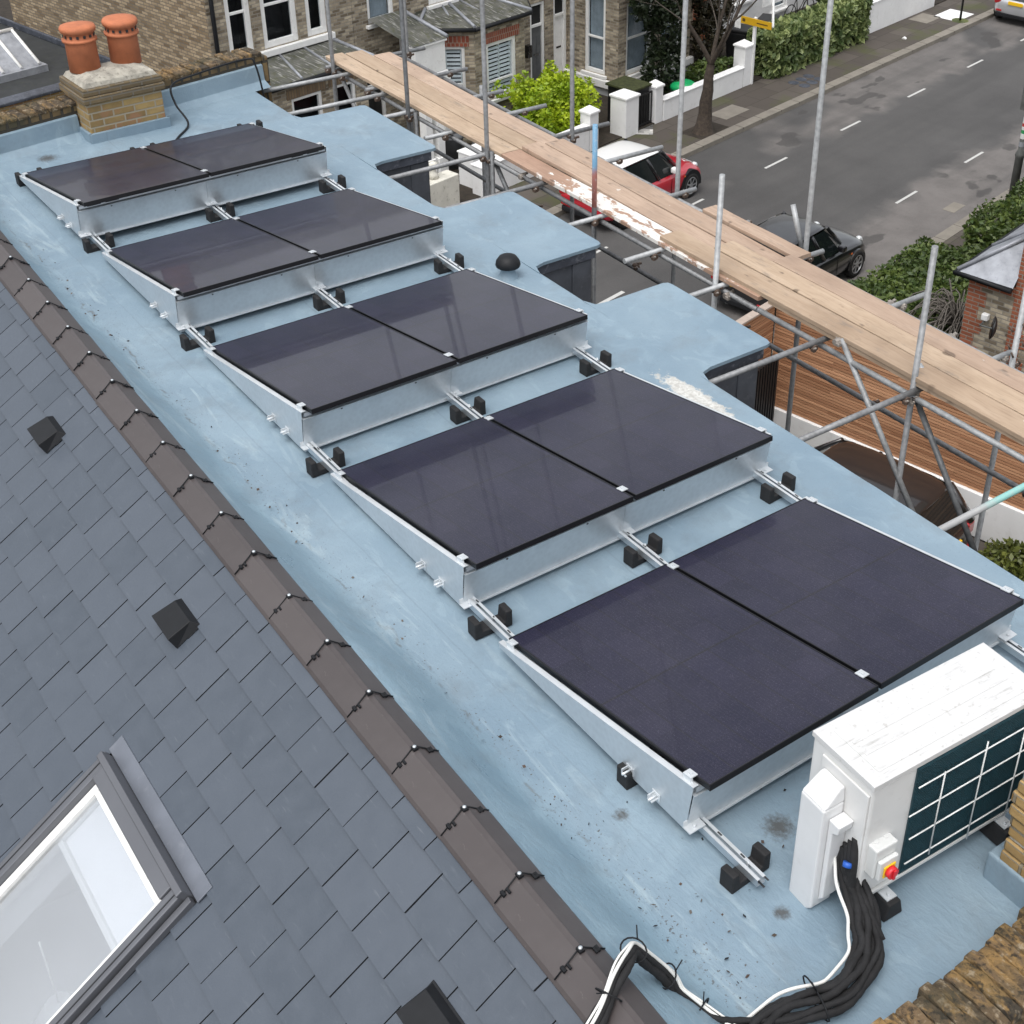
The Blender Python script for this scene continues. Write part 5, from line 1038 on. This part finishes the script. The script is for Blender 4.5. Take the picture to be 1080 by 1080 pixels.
# ------------------------------------------------------------------ cars
def car(label, c, s, rot, L, W, H, body, roofm=None, opts=()):
    g = thing('parked_car', label, 'car', st(c, s, GZ), ST+rot, 'parked cars'); w = W/2; hb = H*.60; hl = L/2
    def ring(x, hw, zb, zt, crown):
        p = [(hw*.86, zb), (hw*.97, zb+.10), (hw, zb+(zt-zb)*.45), (hw*.985, zt-.13), (hw*.90, zt-.02), (hw*.5, zt+crown*.75), (0, zt+crown)]
        return [(x, y, z) for y, z in p]+[(x, -y, z) for y, z in p[-2::-1]]
    hood = hb*.93
    stn = [(-hl, w*.80, .36, hb*.72, .01), (-hl+.07, w*.92, .25, hb*.90, .02), (-hl+.35, w*.985, .20, hb, .02), (-L*.22, w, .19, hb+.02, .02), (.0, w, .19, hb, .02), (L*.17, w, .19, hb-.02, .03), (L*.24, w, .19, hood, .055), (hl-.42, w*.97, .20, hood*.93, .06), (hl-.12, w*.88, .22, hood*.80, .05), (hl, w*.72, .30, hood*.62, .02)]
    m = MB().mat(body); m.smooth = True; m.loft([ring(*q) for q in stn]); bd = m.build('body', g, sub=2)
    zr = H-.045; bx0, bx1 = -hl+.10, L*.25; rx0, rx1 = -hl+.48, L*.07
    def gring(x, hw0, z0, hw1, z1): return [(x[0], hw0, z0), (x[1], hw1, z1), (x[1], 0, z1+.03), (x[1], -hw1, z1), (x[0], -hw0, z0)]
    m = MB().mat('car_glass'); m.smooth = False
    gw = w*.91; rw = w*.72
    base = [(bx0, gw*.88), (bx0+.5, gw), (L*.0, gw), (bx1-.35, gw), (bx1, gw*.70)]; tp = [(rx0, rw*.93), (rx0+.35, rw), (L*-.08, rw), (rx1-.12, rw*.99), (rx1+.06, rw*.90)]
    v = [(x, y, hb-.05) for x, y in base]+[(x, -y, hb-.05) for x, y in base]+[(x, y, zr) for x, y in tp]+[(x, -y, zr) for x, y in tp]; n = 5; fs = []
    for i in range(n-1): fs += [(i, i+1, 2*n+i+1, 2*n+i), (n+i+1, n+i, 3*n+i, 3*n+i+1)]
    fs += [(0, 2*n, 3*n, n), (n-1, 2*n-1, 4*n-1, 3*n-1)]; m.add(v, fs); m.build('glass', g)
    m = MB().mat(roofm or body); m.smooth = True
    xs = [rx0-.06, rx0+.05, rx0+.5, -L*.02, rx1-.02, rx1+.10]; ws = [rw*.90, rw*.97, rw*1.03, rw*1.04, rw*1.0, rw*.90]; zs = [zr-.03, zr+.01, zr+.035, zr+.04, zr+.015, zr-.015]
    m.loft([[(x, y, z-.03), (x, y*.98, z), (x, y*.6, z+.022), (x, 0, z+.03), (x, -y*.6, z+.022), (x, -y*.98, z), (x, -y, z-.03)] for x, y, z in zip(xs, ws, zs)]); m.build('roof', g, sub=1)
    for sg in (1, -1):
        for i in (0, 2, 4):
            a, b = base[i], tp[i]; MB().mat(body if 'blackpillar' not in opts else 'black_gloss').tube([(a[0], sg*a[1], hb-.04), (b[0], sg*b[1], zr)], [.05 if i != 0 else .10, .038 if i != 0 else .07], 8).build('pillar', g)
    wr = .31; ax = (hl-.68, -hl+.62)
    for x in ax:
        for sg in (1, -1):
            y = sg*(w-.09); T = Matrix.Translation((x, y, wr)) @ Matrix.Rotation(-sg*math.pi/2, 4, 'X')
            q = MB().mat('tyre'); q.smooth = True; q.lathe([(.20, -.10), (.29, -.10), (wr, -.07), (wr, .075), (.29, .105), (.215, .108), (.20, .085)], 26, T); tw = q.build('wheel', g)
            q = MB().mat('alloy'); q.lathe([(.06, .085), (.06, .102), (.03, .106)], 14, T)
            for k in range(7): q.box(.04, .20, -.020, .020, .080, .098, T @ Matrix.Rotation(2*math.pi*k/7, 4, 'Z'))
            q.tube([tuple(T @ Vector((.205*math.cos(a), .205*math.sin(a), .098))) for a in np.linspace(0, 2*math.pi, 25)], .014, 6, caps=False); q.build('rim', tw)
            q = MB().mat('black_plastic' if 'arches' in opts else 'black_gloss'); n = 18; ro = .40 if 'arches' in opts else .345
            an = np.linspace(R(-8), R(188), n); q.prism([(x+ro*math.cos(a), wr+ro*math.sin(a)) for a in an], sg*(w-.12), sg*(w+.006), 'y'); q.build('wheel_arch', g)
    for sg in (1, -1):
        q = MB().mat('lamp_clear'); q.smooth = True; q.lathe([(.02, .05), (.07, .035), (.09, 0), (.08, -.06)], 14, Matrix.Translation((hl-.18, sg*w*.66, hood*.80)) @ Matrix.Rotation(R(55), 4, 'Y')); q.build('headlight', g)
        q = MB().mat('lamp_red').box(-hl+.04, -hl+.22, sg*w*.78-.12, sg*w*.78+.12, hb*.70, hb*.98); q.build('tail_light', g, bevel=.04)
        q = MB().mat('lamp_red').box(-hl-.012, -hl+.05, sg*w*.66-.10, sg*w*.66+.10, .40, .46); q.build('reflector', g, bevel=.01)
        q = MB().mat('white_paint' if 'arches' in opts else body).box(bx1-.52, bx1-.36, sg*(w+.02)-.09, sg*(w+.02)+.09, hb+.0, hb+.14); q.build('mirror', g, bevel=.04)
        q = MB().mat('lamp_amber').box(hl-.98, hl-.92, sg*(w+.003)-.004, sg*(w+.003)+.004, hb*.72, hb*.76); q.build('indicator', g)
    for sg in (1, -1):
        q = MB().mat('black_gloss').tube([(bx1-.50, sg*(w*.987), hb-.14), (bx1-.53, sg*(w+.001), hb*.62), (bx1-.50, sg*(w*.995), .30)], .006, 4, caps=False); q.build('door_seam', g)
        q = MB().mat('black_gloss').tube([(-L*.12, sg*(w*.987), hb-.12), (-L*.13, sg*(w+.001), hb*.62), (-L*.10, sg*(w*.995), .30)], .006, 4, caps=False); q.build('door_seam', g)
        MB().mat('alloy' if 'arches' in opts else body).box(-L*.10, -L*.10+.17, sg*(w+.006)-.012, sg*(w+.006)+.012, hb*.80, hb*.80+.03).build('door_handle', g, bevel=.008)
    MB().mat('plate_yellow').box(-hl-.022, -hl+.02, -.26, .26, .66, .77).build('number_plate', g, bevel=.004); MB().mat('black_plastic').box(-hl+.0, -hl+.2, -w*.78, w*.78, .22, .36).build('bumper_trim', g, bevel=.03)
    MB().mat('plate_white').box(hl-.03, hl+.02, -.26, .26, .36, .47).build('number_plate', g, bevel=.004)
    q = MB().mat('black_plastic').tube([(bx1+.02, -.45, hb+.02), (bx1-.02, .1, hb+.05)], .012, 5).tube([(bx1+.02, 0, hb+.04), (bx1-.02, .5, hb+.05)], .012, 5); q.build('wiper', g)
    if 'stripes' in opts:
        q = MB().mat('car_white')
        for sg in (1, -1): q.loft([[(x, sg*.17, z), (x, sg*.42, z-.012), (x, sg*.42, z-.05), (x, sg*.17, z-.05)] for x, z in ((L*.235, hood+.045), (L*.31, hood*.985+.03), (L*.40, hood*.92+.03), (hl-.12, hood*.80+.035))])
        q.build('bonnet_stripe', g)
    return g
car('red small car with white roof and bonnet stripes parked below the scaffold', -10.72, 19.18, R(90), 3.75, 1.68, 1.41, 'car_red', 'car_white', ('arches', 'stripes', 'blackpillar'))
car('black parked hatchback beside the near hedge', -5.40, 18.05, R(90), 3.95, 1.68, 1.47, 'car_black'); car('silver car parked at the far kerb with rear to the camera', -10.55, 41.0, R(90), 3.95, 1.72, 1.46, 'car_silver')
car('dark hatchback in the driveway under the timber fence', .12, 11.05, R(180), 4.1, 1.72, 1.46, 'car_dark')

# ------------------------------------------------------------------ plants
def leaves(name, parent, P, size, mat, loc=None, rot=0, flat=.0, long=1.5, droop=0):
    n = len(P); u = RNG.normal(size=(n, 3)); u[:, 2] = u[:, 2]*.7 - droop; u /= np.linalg.norm(u, axis=1)[:, None]
    w = RNG.normal(size=(n, 3)); w[:, 2] += flat; w -= u*(u*w).sum(1)[:, None]; w /= np.linalg.norm(w, axis=1)[:, None]; sd = np.cross(u, w)
    sz = size*RNG.uniform(.6, 1.35, n)[:, None]; a = u*sz*long/2; b = sd*sz*.42; nn = w*sz*.10
    V = np.stack([P-a, P-b*.9+nn, P+a, P+b*.9+nn], 1).reshape(-1, 3); me = bpy.data.meshes.new(name)
    me.vertices.add(4*n); me.vertices.foreach_set('co', V.astype(np.float32).ravel()); me.loops.add(4*n); me.loops.foreach_set('vertex_index', np.arange(4*n, dtype=np.int32))
    me.polygons.add(n); me.polygons.foreach_set('loop_start', np.arange(0, 4*n, 4, dtype=np.int32)); me.polygons.foreach_set('loop_total', np.full(n, 4, dtype=np.int32)); me.update(calc_edges=True); me.validate()
    me.materials.append(M[mat]); o = bpy.data.objects.new(name, me); COL.objects.link(o); o.parent = parent
    return o
def blob(n, lobes):                                    # points in lumpy shells
    out = []; tot = sum(r[3]*r[4]*r[5] for r in lobes)
    for (x, y, z, rx, ry, rz) in lobes:
        k = max(4, int(n*rx*ry*rz/tot)); d = RNG.normal(size=(k, 3)); d /= np.linalg.norm(d, axis=1)[:, None]; d *= RNG.uniform(.55, 1.05, k)[:, None]**.5
        d *= (1+.16*np.sin(d[:, :1]*9+x*5)*np.cos(d[:, 1:2]*8+y*3)); out.append(d*[rx, ry, rz]+[x, y, z])
    return np.concatenate(out)
def lumps(n, ex, ey, ez, r, z0=0):
    return [(random.uniform(-ex, ex), random.uniform(-ey, ey), z0+random.uniform(.2, 1)*ez, r*random.uniform(.7, 1.3), r*random.uniform(.7, 1.3), r*random.uniform(.6, 1.1)) for _ in range(n)]
def stems(parent, n, spread, h, mat='twig', r=.012):
    m = MB().mat(mat)
    for i in range(n):
        a = random.uniform(0, 6.28); m.tube([(0, 0, 0), (spread*.4*math.cos(a), spread*.4*math.sin(a), h*.5), (spread*math.cos(a+.3), spread*math.sin(a+.3), h*random.uniform(.8, 1))], [r*1.4, r, r*.4], 5)
    return m.build('branches', parent)
def shrub(name, label, cat, c, s, z, lobes, n, size, mat, group=None, sp=.5, h=1.0, **kw):
    g = sthing(name, label, cat, c, s, z, group); leaves('foliage', g, blob(n, lobes), size, mat, **kw); stems(g, 9, sp, h); return g
def hedge(label, c0, c1, s0, s1, h, n, mat, size, cat='hedge', bulge=.18, droop=0, name='hedge'):
    cx, cy = (c0+c1)/2, (s0+s1)/2; g = sthing(name, label, cat, cx, cy, PV); a, b = (c1-c0)/2, (s1-s0)/2
    k = int(n); P = RNG.uniform(-1, 1, (k, 3)); side = RNG.integers(0, 3, k)      # on the outer shell, ragged
    P[np.arange(k), np.where(side == 2, 2, side)] = np.sign(P[np.arange(k), side])*RNG.uniform(.80, 1.04, k); P[:, 2] = np.where(side == 2, np.abs(P[:, 2]), P[:, 2])
    Q = P*[a, b, h/2]+[0, 0, h/2]; bump = .5+.5*np.sin(Q[:, 0]*4.1+1)*np.sin(Q[:, 1]*3.3+.5); wv = np.sin(Q[:, 1]*1.3+c0)*.5+.5
    Q[:, 2] = Q[:, 2]*(1+.10*bump*wv) + RNG.normal(0, .03, k); Q[:, 0] *= 1+bulge*bump*.7; Q[:, 1] *= 1+.05*bump
    leaves('foliage', g, Q, size, mat, droop=droop, flat=.5); stems(g, 14, min(a, b)*.9, h*.8)
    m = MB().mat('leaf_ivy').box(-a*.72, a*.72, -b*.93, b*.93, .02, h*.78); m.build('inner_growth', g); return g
hedge('near clipped green hedge in front of the brick house', -2.75, -.75, 14.0, 18.75, 1.55, 26000, 'leaf_hedge', .075); hedge('far clipped green hedge at the foot of the lamp post', -2.45, -.9, 19.9, 26.5, 1.62, 22000, 'leaf_hedge', .075)
hedge('variegated evergreen hedge spilling over the far garden wall', -14.0, -13.15, 28.75, 33.8, 1.25, 7500, 'leaf_variegated', .16, droop=.9, bulge=.35)
shrub('bush', 'bright yellow green bush in front of the shuttered bay house', 'bush', -14.75, 20.75, -8.15, [(random.uniform(-.85, .85), random.uniform(-1.5, 1.15), random.uniform(.55, 1.62), .17, .17, .24) for _ in range(34)]+[(0, 0, .75, .85, 1.05, .65), (.3, -.55, .6, .55, .6, .5), (-.2, .75, .9, .6, .6, .55), (.1, .1, 1.25, .6, .65, .40), (.35, .55, .55, .5, .6, .5), (-.3, -.4, 1.15, .5, .5, .4), (0, -1.25, .6, .55, .5, .5)], 16000, .09, 'leaf_lime', sp=.8, h=1.3)
shrub('ivy_shrub', 'dark ivy covered shrub column behind the low white wall', 'shrub', -14.55, 25.15, -8.15, [(0, 0, .8, .55, .55, .8), (0, .1, 1.9, .55, .6, .8), (-.1, -.2, 2.8, .7, .8, .7), (.1, .2, 3.4, .8, .9, .6)], 8000, .10, 'leaf_ivy', sp=.4, h=3.2)
shrub('ivy_shrub', 'dark brown climber on the white house beside the letting board', 'shrub', -15.2, 28.1, -8.15, [(0, 0, .9, .5, .55, .9), (0, .2, 2.0, .6, .7, .8), (0, -.1, 3.0, .7, .9, .7)], 6500, .10, 'leaf_dry', sp=.5, h=3.2)
shrub('ivy_shrub', 'dark green shrub above the variegated hedge by the tall pillar', 'shrub', -14.3, 33.6, -8.15, [(0, 0, 1.4, .5, .7, .6), (0, .2, 2.3, .5, .8, .7)], 4000, .11, 'leaf_hedge', sp=.5, h=2.4)
shrub('ground_shrub', 'low dark plants along the foot of the second climber', 'shrub', -14.2, 26.8, -8.15, [(0, 0, .4, .5, .8, .35), (0, .8, .35, .4, .5, .3)], 1600, .10, 'leaf_hedge', sp=.4, h=.5)
shrub('bush', 'small green bush by the white wall at the frame edge', 'bush', 2.95, 11.65, -8.16, [(0, 0, .3, .55, .45, .32), (.4, 0, .35, .4, .4, .3)], 2600, .075, 'leaf_olive', sp=.4, h=.5)
shrub('bush', 'small dark bush beside the grey dormer and cream wall', 'bush', -13.6, 14.3, -8.15, [(0, 0, .5, .5, .5, .5), (0, .2, .9, .4, .4, .4)], 1800, .10, 'leaf_hedge', sp=.4, h=.9)
shrub('bush', 'dark shrub at the white gate behind the long white wall', 'bush', -14.4, 36.2, -8.15, [(0, 0, .8, .6, 1.4, .7), (0, 1.2, 1.0, .6, .9, .7)], 3500, .12, 'leaf_hedge', sp=.5, h=1.0)
shrub('evergreen_tree', 'dark evergreen beyond the flat dark roof', 'tree', -27.6, 12.0-.6, -8.2, [(0, 0, 2.6, .9, .7, 1.6), (0, -.2, 4.2, .8, .6, 1.2)], 5000, .12, 'leaf_ivy', sp=.4, h=4)
# bare street tree
def bare_tree(label, c, s, z, h, r0, seed, spread=.55, levels=5, mat='bark', name='street_tree', leanx=0, group=None, fork=.36):
    g = sthing(name, label, 'tree', c, s, z, group); rnd = random.Random(seed); tr = MB().mat(mat); cr = MB().mat('twig')
    def grow(p, d, L, r, lv):
        pts = [p]; rs = [r]; q = p; dd = d.copy()
        for i in range(4):
            dd = (dd+Vector((rnd.uniform(-.16, .16), rnd.uniform(-.16, .16), rnd.uniform(-.02, .14)))).normalized(); q = q+dd*L/4; pts.append(q); rs.append(r*(1-.11*(i+1)))
        (tr if lv <= 1 else cr).tube(pts, rs, 9 if lv < 2 else 5 if lv < 4 else 3, caps=False)
        if lv >= levels: return
        n = (4 if lv == 0 else 3 if lv < 3 else 3)
        for k in range(n):
            a = 2*math.pi*(k+rnd.uniform(-.3, .3))/n; o = dd.orthogonal().normalized(); o.rotate(Matrix.Rotation(a, 3, dd)); t = spread*rnd.uniform(.6, 1.3)
            grow(pts[-1] if lv == 0 or k == 0 else pts[rnd.choice((2, 3, 4))], (dd*math.cos(t)+o*math.sin(t)).normalized(), L*rnd.uniform(.62, .85) if lv else h*.26, rs[-1]*rnd.uniform(.55, .75), lv+1)
    tr.tube([(0, 0, -.1), (0, 0, .05), (.01, 0, .25), (.02, .02, .5)], [r0*1.75, r0*1.5, r0*1.15, r0], 12, caps=False)
    grow(Vector((.02, .02, .48)), Vector((leanx, -.16, 1)).normalized(), h*fork, r0, 0); tr.build('trunk', g); cr.build('crown', g); return g
bare_tree('bare street tree with forked trunk on the far pavement', -12.1, 23.85, PV, 6.4, .19, 5, fork=.22); 
o = MB().mat('soil').box(-.45, .30, -.5, .75, 0, .006).build('tree_pit', loc=st(-12.1, 23.9, PV), rotz=ST); o['kind'] = 'structure'
def weeping():
    g = sthing('weeping_tree', 'leafless weeping tree with arching twigs by the brick house', 'tree', -.45, 15.75, PV+.02); t = MB().mat('twig_pale').tube([(0, 0, 0), (.03, .02, .7), (0, 0, 1.62)], [.07, .055, .045], 8); t.build('trunk', g); c = MB().mat('twig_pale')
    for i in range(130):
        a = random.uniform(0, 6.28); r = random.uniform(.6, 1.45); h = random.uniform(.25, .75); dr = random.uniform(.6, 1.5); pts = [(r*math.cos(a+.25*math.sin(t*3+i))*t**.8, r*math.sin(a+.25*math.sin(t*3+i))*t**.8, 1.60+h*math.sin(t*math.pi*.95)*1.1-dr*t*t) for t in np.linspace(0, 1, 8)]
        c.tube(pts, [.017, .016, .015, .013, .012, .010, .008, .006], 4, caps=False)
    c.build('crown', g); leaves('buds', g, blob(260, [(0, 0, 1.0, 1.0, 1.0, .7)]), .05, 'leaf_olive')
weeping()
hedge('dark planting behind the weeping tree against the brick house', -.70, .2, 17.0, 19.2, .9, 2500, 'leaf_ivy', .09)

# ------------------------------------------------------------------ sky, sun, camera
w = bpy.data.worlds.new('World'); SC.world = w; w.use_nodes = True; nt = w.node_tree; bgn = nt.nodes['Background']
SUN_EL, SUN_AZ = R(66), R(-60)                         # direction to the sun, measured from +X towards +Y
sky = nt.nodes.new('ShaderNodeTexSky'); sky.sky_type = 'NISHITA'; sky.sun_disc = False; sky.sun_elevation = SUN_EL; sky.sun_rotation = math.pi/2-SUN_AZ
sky.air_density = 1.2; sky.dust_density = 4.0; sky.ozone_density = 1.0
hs = nt.nodes.new('ShaderNodeHueSaturation'); hs.inputs['Saturation'].default_value = .22; hs.inputs['Value'].default_value = 1.0
nt.links.new(sky.outputs[0], hs.inputs['Color'])
tc = nt.nodes.new('ShaderNodeTexCoord'); nz = nt.nodes.new('ShaderNodeTexNoise'); nz.inputs['Scale'].default_value = 2.3; nz.inputs['Detail'].default_value = 4
nt.links.new(tc.outputs['Generated'], nz.inputs['Vector']); mr = nt.nodes.new('ShaderNodeMapRange'); mr.inputs[1].default_value = .35; mr.inputs[2].default_value = .7; mr.inputs[3].default_value = .75; mr.inputs[4].default_value = 1.35
nt.links.new(nz.outputs['Fac'], mr.inputs[0]); mu = nt.nodes.new('ShaderNodeMix'); mu.data_type = 'RGBA'; mu.blend_type = 'MULTIPLY'; mu.inputs[0].default_value = 1
nt.links.new(hs.outputs[0], mu.inputs[6]); nt.links.new(mr.outputs[0], mu.inputs[7]); nt.links.new(mu.outputs[2], bgn.inputs[0]); bgn.inputs[1].default_value = .15
sl = bpy.data.lights.new('sun', 'SUN'); sl.energy = .5; sl.angle = R(40); sl.color = (1, .97, .93); so = bpy.data.objects.new('sun', sl); COL.objects.link(so)
dirv = Vector((math.cos(SUN_EL)*math.cos(SUN_AZ), math.cos(SUN_EL)*math.sin(SUN_AZ), math.sin(SUN_EL))); so.rotation_euler = dirv.to_track_quat('Z', 'Y').to_euler(); so.location = dirv*30
cd = bpy.data.cameras.new('camera'); co = bpy.data.objects.new('camera', cd); COL.objects.link(co); SC.camera = co
r_ = Vector((0.60961, 0.79249, 0.01903)); d_ = Vector((0.43880, -0.31745, -0.84057)); f_ = Vector((-0.66018, 0.52079, -0.54132))
RM = Matrix((r_, -d_, -f_)).transposed().to_4x4(); co.matrix_world = Matrix.Translation((9.745403, -3.210338, 5.334952)) @ RM
cd.sensor_fit = 'HORIZONTAL'; cd.sensor_width = 36; cd.lens = 36*1467.7155/1080; cd.shift_x = (540-651.9936)/1080; cd.shift_y = -(540-451.8515)/1080; cd.clip_start = .1; cd.clip_end = 1000
SC.view_settings.view_transform = 'Standard'; SC.view_settings.look = 'None'; SC.view_settings.exposure = .66; SC.view_settings.gamma = 1
SC.cycles.max_bounces = 8; SC.cycles.transparent_max_bounces = 12; SC.cycles.use_denoising = True
